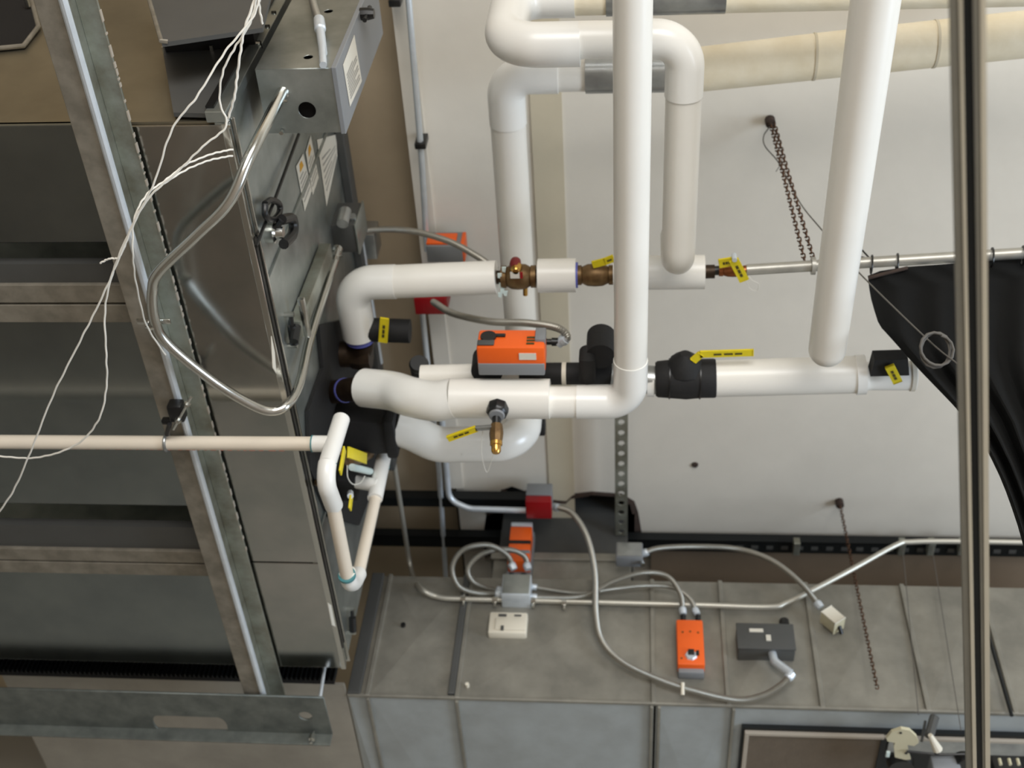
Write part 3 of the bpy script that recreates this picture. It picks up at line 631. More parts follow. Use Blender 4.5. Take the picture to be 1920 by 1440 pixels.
# =================================================================== ORANGE ACTUATORS
def actuator(name, label, c, ux, uy, uz, parts=True, gland=None):
    """ux long half-extent, uy half width, uz half depth; -uz faces the viewer"""
    t = thing(name, label, 'actuator', c); c = Vector(c)
    obj('housing', obox(B(), c, ux, uy, uz*.8, .004), M['orange'], t)
    obj('base', obox(B(), c+uz*.75, ux*1.02, uy*1.02, uz*.28, .003), M['greyp'], t)
    return t
c = az(957,657,3.17); ac = thing('valve_actuator', 'large orange valve actuator with grey base in front of the rear pipe at centre', 'actuator', c)
dx = rad(c, 121)
ph = az(957,662,2.99)
obj('housing', obox(B(), ph+Vector((0,.028,.047)), X_*dx, Y_*.048, Z_*.047, .008), M['orange'], ac)
obj('base', obox(B(), ph+Vector((0,.062,.03)), X_*dx*.985, Y_*.022, Z_*.034, .004), M['greyp'], ac)
bm = B(); kx = ph+Vector((-dx*.68,-.0215,.052)); lathe(bm, kx+Y_*.01, kx-Y_*.006, [(0,.026),(1,.024)], 16); obox(bm, kx+Vector((.03,-.002,.006)), X_*.022, Y_*.003, Z_*.007, .002); obj('manual_knob', bm, M['blackp'], ac)
bm = B(); obox(bm, kx+Vector((-.005,-.003,-.032)), X_*.026, Y_*.003, Z_*.012, .003); obj('clutch_plate', bm, M['dgrey'], ac)
bm = B(); obox(bm, ph+Vector((dx*.5,.012,-.0015)), X_*.026, Y_*.012, Z_*.001); obj('rating_label', bm, M['paper'], ac, smooth=False)
bm = B()
for dz in (.02,.035,.05): obox(bm, ph+Vector((dx*.58,-.0215,dz)), X_*.012, Y_*.001, Z_*.004, 0)
obj('marking', bm, M['print'], ac, smooth=False)
bm = B(); obox(bm, ph+Vector((dx*.86,-.018,.06)), X_*.016, Y_*.012, Z_*.03, .003); obj('cable_block', bm, M['greyp'], ac)
g0 = az(1018,641,3.2); g1 = az(1050,641,3.2); obj('gland', lathe(B(), g0, g1, [(0,.014),(.2,.014),(.22,.010),(.5,.010),(.52,.014),(1,.013)], 14), M['blackp'], ac)
def flexrun(label, pts, w, end=None, name='flexible_conduit', m='flex', rib=True):
    P = [az(*p) for p in pts]; r = rad(P[len(P)//2], w); t = thing(name, label, 'conduit', P[len(P)//2])
    obj('conduit', ribbed(B(), P, r) if rib else tube(B(), fillet(P, .09, 10), r, 12), M[m], t)
    for i in ((0,) if end == 'a' else (-1,) if end == 'b' else (0,-1) if end else ()):
        p = P[i]; d = (P[1]-P[0] if i == 0 else P[-2]-P[-1]).normalized(); obj('connector', lathe(B(), p-d*.008, p+d*.03, [(0,r*1.2),(.4,r*1.2),(.45,r*1.45),(.8,r*1.45),(.85,r*1.15),(1,r*1.15)], 12), M['emt'], t)
    return t
flexrun('ribbed flexible conduit from the upper red box to the big orange actuator', [(812,566,3.75),(850,588,3.6),(920,603,3.42),(990,606,3.3),(1045,615,3.22),(1064,632,3.2),(1050,642,3.2)], 15, 'b')
flexrun('dark grey flexible conduit arching from the air handler top over the upper white pipe', [(664,442,3.8),(700,431,3.8),(770,433,3.8),(840,452,3.75),(890,478,3.68),(930,505,3.6)], 13, 'a')
# ceiling mounted boxes
def ceilbox(name, label, cat, x0, x1, y0, y1, h, m, dz=.05, top=None):
    a = az(x0, (y0+y1)/2, h); b = az(x1, (y0+y1)/2, h); y_0 = az((x0+x1)/2, y0, h).y; y_1 = az((x0+x1)/2, y1, h).y
    t = thing(name, label, cat, (a+b)/2)
    bm = B(); box(bm, (a.x, y_0, CZ+h), (b.x, y_1, CZ+h+dz), .004); obj('body', bm, M[m], t)
    return t, a, b, y_0, y_1
t, a, b, y0, y1 = ceilbox('red_junction_box', 'dark red junction box under the upper white pipe near the tan ceiling edge', 'junction box', 777, 836, 560, 590, 3.85, 'red', .14)
bm = B(); box(bm, (b.x-.004, y0+.01, CZ+3.86), (b.x+.004, y1-.01, CZ+3.95)); obj('cover', bm, M['red'], t)
t, a, b, y0, y1 = ceilbox('small_actuator', 'small orange and grey actuator peeking above the upper white pipe', 'actuator', 800, 868, 462, 492, 3.86, 'greyp', .1)
bm = B(); box(bm, (a.x, y0-.008, CZ+3.87), (a.x+.11, y0+.002, CZ+3.94), .003); box(bm, (b.x-.008, y0-.006, CZ+3.862), (b.x+.006, y1, CZ+3.95), .003); obj('orange_cap', bm, M['orange'], t, label='orange cap')
t, a, b, y0, y1 = ceilbox('red_junction_box', 'bright red junction box below the pipes beside the torn ceiling hole', 'junction box', 986, 1034, 941, 973, 3.82, 'red', .04)
bm = B(); box(bm, (a.x, y0-.004, CZ+3.86), (b.x, y1, CZ+3.93), .003); obj('grey_back', bm, M['greyp'], t, label='grey metal back half')
# rigid conduits on the ceiling
def rigid(label, pts, w, m='emt', br=.09, name='rigid_conduit'):
    P = [az(*p) for p in pts]; r = rad(P[0], w); o = obj(name, tube(B(), fillet(P, br, 10), r, 12), M[m], None); tag(o, label, 'conduit'); return o
rigid('pale blue zinc conduit along the tan ceiling edge from the top of the picture', [(763,-40,3.93),(790,290,3.93),(801,470,3.93)], 13)
rigid('zinc conduit from the upper red box down behind the main pipe', [(792,585,3.93),(800,668,3.93),(823,880,3.93),(836,1082,3.93)], 11)
rigid('zinc conduit curving from behind the lower loop to the lower red box', [(826,760,3.9),(838,892,3.9),(842,938,3.88),(880,954,3.86),(986,957,3.85)], 12, br=.12)
for x, y in ((789,270),(741,3)):
    p = az(x, y, 3.93); bm = B(); box(bm, p-Vector((.02,.012,.02)), p+Vector((.02,.012,.06)), .004); o = obj('conduit_clip', bm, M['blackp'], None); tag(o, 'small black conduit clip at the tan ceiling edge'+(', lower one' if y > 100 else ', at the very top'), 'clip')
YD = 3.9
def yd(x, y, off=-.03): return ay(x, y, YD+off)
P = [az(738,850,3.9), az(773,1088,3.88)]
pp = fillet([P[0], az(776,1105,3.55), yd(800,1120,-.02), yd(850,1122,-.02)], .08, 10)
k4 = thing('duct_conduit', 'long pale zinc conduit along the duct side, rising to the right below the strut', 'conduit', yd(1100,1128))
L = [az(735,845,3.88), az(772,1075,3.83)]
path = smoothpath([az(735,845,3.88), az(753,960,3.85), az(770,1065,3.8), yd(785,1100), yd(820,1119), yd(870,1123), yd(1000,1126), yd(1300,1134), yd(1440,1138), yd(1475,1130), ay(1530,1103,3.85), ay(1600,1066,3.83), ay(1680,1022,3.82), ay(1710,1016,3.82), ay(1800,1015,3.82), ay(1990,1018,3.82)], 8)
obj('conduit', tube(B(), path, rad(yd(1100,1128), 10), 12), M['emtwarm'], k4)
for x, y in ((869,1123),(1058,1129),(928,1124),(1000,1126)):
    p = yd(x, y); bm = B(); tube(bm, [p-X_*.01, p+X_*.01], .014, 10); box(bm, p+Vector((-.006,0,-.03)), p+Vector((.006,.012,.03)), .002); obj('strap', bm, M['chrome'], k4)
# =================================================================== STRUTS UNDER THE CEILING
def xstrut(label, x0, y0, x1, y1, h, wpx):
    a, b = az(x0, y0, h), az(x1, y1, h); b.y = a.y; w = rad(a, wpx)*1.2; t = thing('ceiling_strut', label, 'strut', (a+b)/2)
    bm = B(); box(bm, (a.x, a.y-w, a.z), (b.x, a.y+w, a.z+.004)); box(bm, (a.x, a.y-w, a.z), (b.x, a.y-w+.003, a.z+.05)); box(bm, (a.x, a.y+w-.003, a.z), (b.x, a.y+w, a.z+.05)); obj('channel', bm, M['blackmetal'], t, smooth=False)
    return t, a, b
t, a, b = xstrut('upper of the two black struts crossing left of the lower red box', 560, 939, 1000, 941, 3.92, 18)
t, a, b = xstrut('long black strut crossing the full width just above the duct', 560, 1012, 2010, 1030, 3.92, 22)
bm = B(); x = .35
while x < 1.9: box(bm, (x, a.y-.01, a.z-.003), (x+.03, a.y+.01, a.z)); x += .065
o = obj('slots', bm, M['dgrey'], t, label='row of lighter slots', smooth=False); o['kind'] = 'stuff'
for px in (1493, 1690, 1745, 1803):
    p = az(px, 1024, 3.9); bm = B(); box(bm, p-Vector((.014,.035,.02)), p+Vector((.014,.04,.02)), .003); obj('clamp', bm, M['rail'], t, smooth=False)
ps = thing('perforated_strut', 'grey perforated strut running from the main pipe corner to the torn hole', 'strut', az(1165,900,3.9))
y0, y1 = az(1165,740,3.88).y, az(1165,1004,3.88).y; xw = rad(az(1165,900,3.88), 22); xq = az(1165,900,3.88).x
holes = []; n = 14
for k in range(n):
    yy = y0+(y1-y0)*(k+.5)/n; holes.append(circ(xq, yy, xw*.55, 12))
bm = plate([(xq-xw,y0),(xq+xw,y0),(xq+xw,y1),(xq-xw,y1)], holes, .004, Matrix.Translation((0,0,CZ+3.88))); obj('web', bm, M['rail'], ps, smooth=False)
for s in (-1, 1):
    bm = B(); box(bm, (xq+s*xw-.002, y0, CZ+3.88), (xq+s*xw+.002, y1, CZ+3.90)); obj('flange', bm, M['rail'], ps, smooth=False)
# =================================================================== DUCT
ZD0, ZD1 = CZ+2.90, CZ+3.51
dt = thing('main_duct', 'big dull galvanised rectangular duct crossing the bottom of the picture', 'duct', (.4, 4.3, ZD0))
bxs = [ay(x, 1300, YD).x for x in (645, 690, 858, 1225, 1364, 1538, 1733, 1893)]+[2.3]
bxs[0] = -1.06
def crossbreak(bm, c4, n, amt):
    v = [bm.verts.new(p) for p in c4]; c = bm.verts.new(sum(c4, Vector())/4 + n*amt)
    for i in range(4): bm.faces.new((v[i], v[(i+1)%4], c))
    back = [bm.verts.new(p-n*.01) for p in c4]
    for i in range(4): bm.faces.new((v[(i+1)%4], v[i], back[i], back[(i+1)%4]))
for i in range(len(bxs)-1):
    a, b = bxs[i]+.004, bxs[i+1]-.004; bm = B()
    crossbreak(bm, [Vector((a,YD,ZD0)), Vector((b,YD,ZD0)), Vector((b,YD,ZD1)), Vector((a,YD,ZD1))], -Y_, .012 if b-a > .3 else .003); obj('side_panel', bm, M['duct'], dt, smooth=False)
    if i: bm = B(); box(bm, (bxs[i]-.009, YD-.014, ZD0-.004), (bxs[i]+.009, YD, ZD1), .003); obj('seam_rib', bm, M['duct'], dt, smooth=False)
x = bxs[1]; bm = B(); box(bm, (bxs[0], YD-.02, ZD0), (bxs[0]+.05, YD, ZD1), .003); obj('end_flange', bm, M['dgrey'], dt, label='darker end flange', smooth=False)
bm = B(); box(bm, (bxs[2]-.035, YD-.02, ZD0+.01), (bxs[2]-.01, YD, ZD1), .003); obj('seam_rib', bm, M['dgrey'], dt, smooth=False)
YB = 5.0
b2 = [-3.1, az(60,1385,2.9).x, -1.06, ay(690,1310,YD).x, bxs[2], ay(1228,1325,YD).x, ay(1376,1330,YD).x, 2.3]
for i in range(1, len(b2)-1):
    a, b = b2[i]+.004, b2[i+1]-.004; bm = B()
    y_ = yl if i == 1 else YD
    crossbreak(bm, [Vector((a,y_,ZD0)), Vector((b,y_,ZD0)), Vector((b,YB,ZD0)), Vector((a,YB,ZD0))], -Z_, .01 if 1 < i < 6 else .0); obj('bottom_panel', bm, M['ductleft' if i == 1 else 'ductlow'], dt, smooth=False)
for i in (3, 4, 5, 6):
    for dx in ((-.012,.016) if i in (5,) else (0,)):
        bm = B(); box(bm, (b2[i]+dx-.006, YD, ZD0-.016), (b2[i]+dx+.006, YB, ZD0), .002); obj('seam_rib', bm, M['duct'], dt, smooth=False)
bm = B(); box(bm, (-2.25, YB, ZD0), (2.3, YB+.01, ZD1)); box(bm, (bxs[0], YD+.01, ZD1-.01), (2.3, YB, ZD1)); box(bm, (bxs[0], YD, ZD0), (bxs[0]+.008, YB, ZD1)); obj('back_sheets', bm, M['duct'], dt, smooth=False)
bm = B(); box(bm, (bxs[0], YD-.012, ZD0-.006), (2.3, YD+.002, ZD0+.006), .002); obj('corner_fold', bm, M['duct'], dt, smooth=False)
for x, y, r, m in ((756,1172,.010,'blackp'),(876,1284,.008,'cream')):
    p = yd(x, y, -.012); obj('plug', tube(B(), [p+Y_*.01, p-Y_*.006], r, 12), M[m], dt)
bm = B(); a, b = ay(900,1105,3.89), ay(1000,1107,3.89)
# brackets under the duct rim
# riser into the torn hole
rs_ = thing('duct_riser', 'grey duct branch rising through the torn ceiling hole', 'duct', (-.25, 4.2, ZD1))
xa_, xb_ = ay(922,1080,4.0).x, ay(1183,1080,4.0).x
bm = B(); box(bm, (xa_, 4.0, ZD1-.02), (xb_, 4.5, CZ+3.72), .004); obj('lower_section', bm, M['duct'], rs_, smooth=False)
bm = B(); box(bm, (xa_+.015, 4.03, CZ+3.72), (xb_-.015, 4.5, CZ+4.42), .004); obj('upper_section', bm, M['dgrey'], rs_, smooth=False)
bm = B(); box(bm, (xa_-.012, 3.985, CZ+3.70), (xb_+.012, 4.5, CZ+3.74), .003); obj('flange', bm, M['duct'], rs_, smooth=False)
# =================================================================== ITEMS ON THE DUCT
jb = thing('duct_junction_box', 'square zinc junction box on the conduit above the cream thermostat', 'junction box', yd(968,1108))
a, b = yd(942,1136), yd(996,1136); cc = yd(969,1108, -.045)
obj('body', obox(B(), cc, X_*rad(cc,54), Y_*.04, Z_*.055, .004), M['emt'], jb)
obj('cover', obox(B(), cc-Y_*.042, X_*rad(cc,50), Y_*.003, Z_*.05, .002), M['galv'], jb)
for dx in (-.028, .022): obj('gland', tube(B(), [cc+Vector((dx,0,.05)), cc+Vector((dx,.0,.09))], .012, 10), M['blackp'], jb)
def flexY(label, pts, w, off=-.05, **k):
    P = [yd(x, y, off if len(q) == 2 else q[2]) for q in pts for x, y in [q[:2]]]; r = rad(P[len(P)//2], w); t = thing('flexible_conduit', label, 'conduit', P[len(P)//2])
    obj('conduit', ribbed(B(), P, r), M['flex'], t)
    for i in (0,-1):
        p = P[i]; d = (P[1]-P[0] if i == 0 else P[-2]-P[-1]).normalized(); obj('connector', lathe(B(), p-d*.005, p+d*.025, [(0,r*1.25),(.5,r*1.4),(.8,r*1.4),(1,r*1.15)], 10), M['emt'], t)
    return t
flexY('outer flexible conduit loop left of the square junction box', [(963,1066,-.06),(950,1040,-.09),(915,1022,-.12),(870,1030,-.12),(848,1062,-.1),(858,1097,-.07),(890,1111,-.05),(940,1113,-.04)], 11)
flexY('inner flexible conduit loop left of the square junction box', [(990,1066,-.05),(982,1042,-.07),(950,1030,-.09),(905,1038,-.09),(878,1064,-.08),(884,1088,-.06),(910,1102,-.04),(942,1108,-.03)], 11)
flexY('long flexible conduit sweeping from the lower red box to the grey controller', [(1040,950,.0),(1072,962,-.03),(1100,1005,-.06),(1115,1070,-.07),(1117,1150,-.06),(1128,1200,-.05),(1165,1240,-.05),(1230,1272,-.045),(1300,1295,-.045),(1380,1312,-.045),(1430,1304,-.05),(1465,1284,-.06),(1484,1264,-.07)], 13)
flexY('flexible conduit arching from the square box to the left gland of the damper actuator', [(996,1120,-.03),(1090,1118,-.05),(1150,1090,-.07),(1205,1074,-.08),(1250,1080,-.08),(1275,1112,-.07),(1281,1150,-.05)], 10)
flexY('flatter flexible conduit from the square box to the right gland of the damper actuator', [(996,1100,-.02),(1080,1112,-.03),(1150,1104,-.05),(1210,1098,-.055),(1262,1102,-.06),(1293,1122,-.06),(1307,1150,-.05)], 9)
flexY('brown-grey flexible conduit arching along the strut to the tilted beige box', [(1205,1038,.0),(1235,1028,-.03),(1300,1025,-.05),(1380,1029,-.05),(1445,1050,-.08),(1500,1092,-.09),(1538,1138,-.075)], 11)
da = thing('damper_actuator', 'orange damper actuator with two black glands on the duct side', 'actuator', yd(1294,1218))
c = yd(1294,1218,-.03); ux = rad(c, 50); ZH = rad(c, 92)*1.02
cz = (yd(1294,1172).z+yd(1294,1264).z)/2; zh = (yd(1294,1172).z-yd(1294,1264).z)/2; c.z = cz
obj('housing', obox(B(), c-Y_*.01+Z_*zh*.06, X_*ux, Y_*.026, Z_*zh*.92, .006), M['orange'], da)
obj('base', obox(B(), c+Y_*.008-Z_*zh*.02, X_*ux*.94, Y_*.02, Z_*zh, .005), M['greyp'], da)
p = yd(1296,1228,-.07)
bm = B(); lathe(bm, p+Y_*.02, p-Y_*.004, [(0,.026),(.8,.024),(1,.02)], 7); obj('clamp', bm, M['emt'], da, label='grey spindle clamp')
bm = B(); obox(bm, p+Vector((.0,-.008,.008)), X_*.012, Y_*.004, Z_*.012, .002); obox(bm, p+Vector((.024,-.006,.006)), X_*.006, Y_*.004, Z_*.010, .001); obj('clamp_nut', bm, M['blackp'], da)
bm = B()
for x, y in ((1280,1185),(1294,1184),(1309,1186),(1278,1234)): q = yd(x, y, -.067); tube(bm, [q+Y_*.003, q-Y_*.001], .004, 8)
obj('screw_marks', bm, M['print'], da)
for x in (1281, 1309): obj('gland', lathe(B(), yd(x,1174,-.04), yd(x,1154,-.05), [(0,.013),(.3,.013),(.35,.010),(1,.011)], 12), M['blackp'], da)
o = tag(obj('duct_tie', tube(B(), [yd(1280,1280,-.06), yd(1280,1303,-.04)], .007, 8), M['cream'], None), 'tiny cream strap holding the sweeping conduit below the damper actuator', 'strap')
# controller
ct = thing('grey_controller', 'dark grey controller box with two small labels on the duct, right of the damper actuator', 'controller', yd(1433,1200))
c = yd(1433,1190,-.045); w = rad(c, 104); zt = yd(1433,1173,-.07).z; zb_ = yd(1433,1219,-.07).z
obj('body', obox(B(), Vector((c.x, YD-.04, (zt+zb_)/2)), X_*w, Y_*.035, Z_*(zt-zb_)/2, .005), M['dgrey'], ct)
obj('rim', obox(B(), Vector((c.x, YD-.077, (zt+zb_)/2)), X_*w*1.02, Y_*.004, Z_*(zt-zb_)/2*1.04, .002), M['dgrey'], ct)
for x, y, a, b in ((1418,1182,.026,.008),(1441,1196,.009,.014)):
    q = yd(x, y, -.083); obj('label_plate', obox(B(), q, X_*a, Y_*.0015, Z_*b), M['paper'], ct, smooth=False)
obj('connector', tube(B(), fillet([yd(1447,1222,-.05), yd(1452,1240,-.06), yd(1482,1262,-.07)], .03, 6), .016, 12), M['emt'], ct, label='bent zinc connector')
o = tube(B(), [yd(1470,1165,-.01), yd(1472,1176,-.02)], .02, 12); obj('back_plug', o, M['blackp'], ct)
# beige tilted box
bb = thing('beige_sensor_box', 'small tilted beige steel box at the end of the arching conduit', 'sensor box', yd(1560,1162))
c = yd(1561,1163,-.05); ang = Vector((.62,0,-.78)); pr = Vector((.78,0,.62))
obj('body', obox(B(), c, ang*.036, pr*.026, Y_*.03, .003), M['beige'], bb)
obj('lid', obox(B(), c-Y_*.031, ang*.037, pr*.027, Y_*.003, .002), M['cream'], bb)
obj('probe', tube(B(), [c+ang*.036, c+ang*.065+Vector((-.01,.02,0))], .008, 10), M['blackp'], bb)
# thermostat
ts = thing('thermostat', 'cream plastic thermostat box on the duct below the square junction box', 'thermostat', yd(953,1168))
c = yd(953,1168,-.025); w = rad(c, 72); zt = yd(953,1150,-.03).z; zb_ = yd(953,1190,-.03).z
obj('body', obox(B(), Vector((c.x,YD-.02,(zt+zb_)/2)), X_*w, Y_*.02, Z_*(zt-zb_)/2, .008), M['cream'], ts)
obj('wedge', obox(B(), Vector((c.x+w*.15,YD-.042,(zt+zb_)/2-.012)), X_*w*.8, Y_*.005, Z_*(zt-zb_)/2*.55, .004), M['cream'], ts)
for fx, fz, a_, b_ in ((-.3,.03,.016,.004),(.5,.03,.014,.002),(-.25,-.035,.006,.010)): obj('slot_mark', obox(B(), Vector((c.x+w*fx,YD-.047,(zt+zb_)/2+fz)), X_*a_, Y_*.003, Z_*b_), M['dgrey'], ts, smooth=False)
# small actuator behind junction box
sa_ = thing('riser_actuator', 'narrow orange actuator above the square junction box in front of the duct branch', 'actuator', ay(979,1020,3.93))
c0 = ay(979,985,3.9); c1 = ay(979,1058,3.9); w = rad(c0, 40)
for a, b, m, nm in ((.12,.47,'orange','housing'),(.56,.72,'orange','housing'),(0,.10,'emt','bracket'),(.47,.56,'blackp','strap'),(.72,.80,'greyp','strap'),(.8,1,'orange','housing')):
    z0 = c0.z+(c1.z-c0.z)*a; z1 = c0.z+(c1.z-c0.z)*b; bm = B(); box(bm, (c0.x-w, 3.88, z1), (c0.x+w, 3.95, z0), .003); obj(nm, bm, M[m], sa_)
bm = B(); box(bm, (c0.x-w-.006, 3.95, c1.z-.05), (c0.x+w+.006, 4.0, c0.z+.01)); obj('back_plate', bm, M['greyp'], sa_, smooth=False)
g2 = thing('strut_junction_box', 'dull grey junction box hanging on the black strut right of the torn hole', 'junction box', ay(1180,1040,3.92))
c = ay(1180,1040,3.9); obj('body', obox(B(), c, X_*rad(c,50), Y_*.03, Z_*.042, .004), M['greyp'], g2); obj('cover', obox(B(), c-Y_*.032, X_*rad(c,46), Y_*.003, Z_*.038, .002), M['sleeve'], g2)
obj('connector', tube(B(), [ay(1200,1050,3.9), ay(1206,1060,3.89)], .01, 8), M['chrome'], g2)
# =================================================================== HATCH BELOW DUCT, BOTTOM RIGHT
hz = 2.87; hx0 = az(1397,1380,hz).x; hy0 = az(1500,1377,hz).y
ht = thing('access_hatch', 'brown board hatch in a pale frame under the duct, bottom right', 'hatch', (hx0+.4, hy0+.3, CZ+hz))
hx1 = az(1652,1390,hz).x
bm = B(); box(bm, (hx0+.012, hy0+.012, CZ+hz+.006), (hx1, hy0+.9, CZ+hz+.02)); obj('board', bm, M['hatch'], ht, smooth=False)
bm = B(); box(bm, (hx0-.002, hy0, CZ+hz-.002), (hx1+.01, hy0+.016, CZ+hz+.03), .002); obj('frame_rail', bm, M['frame'], ht, smooth=False)
bm = B(); box(bm, (hx0-.002, hy0+.016, CZ+hz-.002), (hx0+.014, hy0+.9, CZ+hz+.03), .002); obj('frame_rail', bm, M['frame'], ht, smooth=False)
bm = B(); box(bm, (hx0-.012, hy0-.014, CZ+hz+.012), (2.3, hy0+.9, CZ+hz+.03)); obj('gap_shade', bm, M['blackmetal'], ht, label='black sheet painted in for the shadow gap', smooth=False)  # black sheet paints the shadow gap round the hatch frame
bm = B(); box(bm, (hx1, hy0+.01, CZ+hz), (hx1+.02, hy0+.9, CZ+hz+.03)); obj('divider', bm, M['blackmetal'], ht, smooth=False)
bm = B(); box(bm, (hx1+.012, hy0+.004, CZ+hz), (2.3, hy0+.02, CZ+hz+.03), .002); obj('frame_rail', bm, M['frame'], ht, smooth=False)
bm = B(); box(bm, (hx1+.03, hy0+.02, CZ+hz+.004), (2.3, hy0+.10, CZ+hz+.03), .002); obj('grey_channel', bm, M['sleeve'], ht, smooth=False)
bm = B(); box(bm, (hx1+.03, hy0+.10, CZ+hz+.02), (2.3, hy0+.9, CZ+hz+.03)); obj('dark_opening', bm, M['dark'], ht, smooth=False)
hb = thing('cream_bracket', 'cream mushroom-shaped bracket with screw holes beside the brown hatch', 'bracket', az(1692,1390,2.76))
q = [az(x, y, 2.76) for x, y in ((1662,1385),(1672,1373),(1690,1367),(1706,1370),(1719,1382),(1723,1393),(1714,1399),(1702,1397),(1704,1412),(1708,1424),(1698,1425),(1678,1420),(1676,1400),(1678,1393),(1664,1390))]
obj('plate', slab(B(), q, Z_*.012), M['beige'], hb, smooth=False)
for x, y in ((1689,1375),(1699,1413)): p = az(x, y, 2.757); obj('screw_hole', tube(B(), [p, p+Z_*.004], .005, 10), M['blackp'], hb)
bm = B(); p = az(1690,1440,2.76); lathe(bm, p+Z_*.03, p-Z_*.005, [(0,.05),(1,.045)], 20); obj('pulley', bm, M['blackp'], hb, label='black round pulley')
bm = B(); p = az(1665,1415,2.77); box(bm, p-Vector((.008,.02,.004)), p+Vector((.006,.012,.004)), .002); obj('clip', bm, M['cyan'], hb)
lk = thing('linkage', 'dark linkage arm and pale clip above the grey channel, bottom right', 'linkage', az(1750,1375,2.78))
bm = B(); tube(bm, [az(1752,1345,2.86), az(1742,1380,2.78)], .018, 10); tube(bm, [az(1735,1352,2.86), az(1728,1390,2.78)], .005, 8); obj('arm', bm, M['dgrey'], lk)
bm = B(); tube(bm, [az(1744,1378,2.77), az(1758,1405,2.76)], [.008,.018], 10); obj('clip', bm, M['cream'], lk)
bm = B(); tube(bm, [az(1700,1409,2.75), az(1760,1415,2.75), az(1830,1414,2.75)], .005, 8); obj('rod', bm, M['blackp'], lk)
mt = thing('hatch_motor', 'grey and black motor parts cut off by the bottom edge beside the steel tracks', 'motor', az(1775,1435,2.74))
bm = B(); p = az(1770,1440,2.74); obox(bm, p, X_*.05, Y_*.04, Z_*.03, .008); obj('housing', bm, M['greyp'], mt)
bm = B(); p = az(1808,1432,2.74); lathe(bm, p+Z_*.03, p-Z_*.01, [(0,.035),(1,.03)], 16); obj('wheel', bm, M['blackp'], mt)
bm = B(); p = az(1886,1436,2.74); obox(bm, p, X_*.05, Y_*.022, Z_*.03, .006); obj('terminal_block', bm, M['blackp'], mt)
for x in (1876,1894,1910): p = az(x,1432,2.70); obj('terminal', tube(B(), [p+Z_*.02, p-Z_*.004], .006, 8), M['beige'], mt)
# =================================================================== CONDENSATE PIPE AND TRAP
h = 2.685; XT = -.88
cp = thing('condensate_pipe', 'cream PVC drain pipe from the left edge ending in a V-shaped white trap', 'drain pipe', az(300,830,h))
a, b = az(-60,828,h), az(592,832,h); rp = rad(b, 27)
XT = az(627,832,h).x; T0 = ax(627,832,XT)
yp = T0.y
obj('long_pipe', tube(B(), [a, Vector((T0.x-.06,b.y,b.z))], rp, 18), M['pvc'], cp)
top = ax(640,786,XT); bot = ax(612,876,XT); ang = ax(620,925,XT); btm = ax(657,1094,XT); rt_ = ax(722,858,XT)
c0 = Vector((XT, b.y, b.z))
R1 = rad(c0, 33)
tt = top
obj('tee', tube(B(), [Vector((XT,top.y,top.z)), ax(613,872,XT)], R1, 20), M['pvcw'], cp)
obj('tee_branch', tube(B(), [c0, c0-X_*.065], R1*.95, 20), M['pvcw'], cp)
P = fillet([ax(614,868,XT), ax(609,903,XT), ax(626,948,XT)], .05, 8); obj('elbow', tube(B(), P, R1*1.04, 20), M['pvcw'], cp)
obj('slanted_leg', tube(B(), [ax(622,935,XT), ax(651,1080,XT)], rad(ang,27), 18), M['pvc'], cp)
P = fillet([ax(652,1074,XT), ax(656,1106,XT), ax(672,1080,XT)], .02, 8); P = smoothpath([ax(651,1072,XT), ax(655,1090,XT), ax(663,1092,XT), ax(672,1076,XT)], 8)
obj('trap_bend', tube(B(), P, R1*1.02, 20), M['pvcw'], cp)
obj('upright_leg', tube(B(), [ax(671,1080,XT), ax(706,925,XT)], rad(ang,26), 18), M['pvc'], cp)
obj('upright_tee', tube(B(), [ax(703,935,XT), ax(719,858,XT)], R1*1.02, 20), M['pvcw'], cp)
pc = ax(707,910,XT); obj('side_branch', tube(B(), [pc, pc-X_*.075+Z_*.015], R1*.9, 18), M['pvcw'], cp)
dn = (ax(613,872,XT)-top).normalized()
obj('primer_ring', tube(B(), [c0-X_*.063, c0-X_*.067], R1*.99, 20), M['teal'], cp)
obj('primer_ring', tube(B(), [ax(614,868,XT), ax(614,870.5,XT)], R1*1.05, 20), M['teal'], cp)
q0 = ax(650,1077,XT); obj('primer_ring', tube(B(), [q0, q0+(ax(651,1080,XT)-q0)*1.1], R1*1.06, 20), M['teal'], cp)
q0 = ax(719,872,XT); obj('primer_ring', tube(B(), [ax(716,876,XT), ax(716.6,873,XT)], R1*1.045, 20), M['teal'], cp)
bm = B(); x = a.x+.2
while x < b.x-.1:
    L = random.uniform(.004,.022); p = Vector((x, b.y+rp*.62, b.z-rp*.80)); box(bm, p-Vector((0,.0022,.0006)), p+Vector((L,.0022,.0006))); x += L+random.uniform(.003,.02)
o = obj('red_print', bm, M['pinkink'], cp, label='faint red pipe print', smooth=False); o['kind'] = 'stuff'
hg = thing('pipe_hanger', 'black beam clamp with chrome bolt holding the drain pipe to the support rail', 'hanger', az(330,775,2.7))
bm = B(); tube(bm, [az(314,800,h), az(312,845,h)], .008, 8)
p = az(313,830,h); cl = [p+Vector((0,(rp+.004)*math.cos(t), (rp+.004)*math.sin(t))) for t in [2*math.pi*k/16 for k in range(17)]]
bm = B(); tube(bm, cl, .005, 8); obj('loop', bm, M['sleeve'], hg)
bm = B(); tube(bm, [az(313,815,h-.01), az(318,795,h-.02)], .007, 8); obox(bm, az(332,770,2.69), X_*.022, Y_*.03, Z_*.02, .006); obox(bm, az(313,789,2.69), X_*.014, Y_*.008, Z_*.01, .003); obj('clamp', bm, M['blackp'], hg)
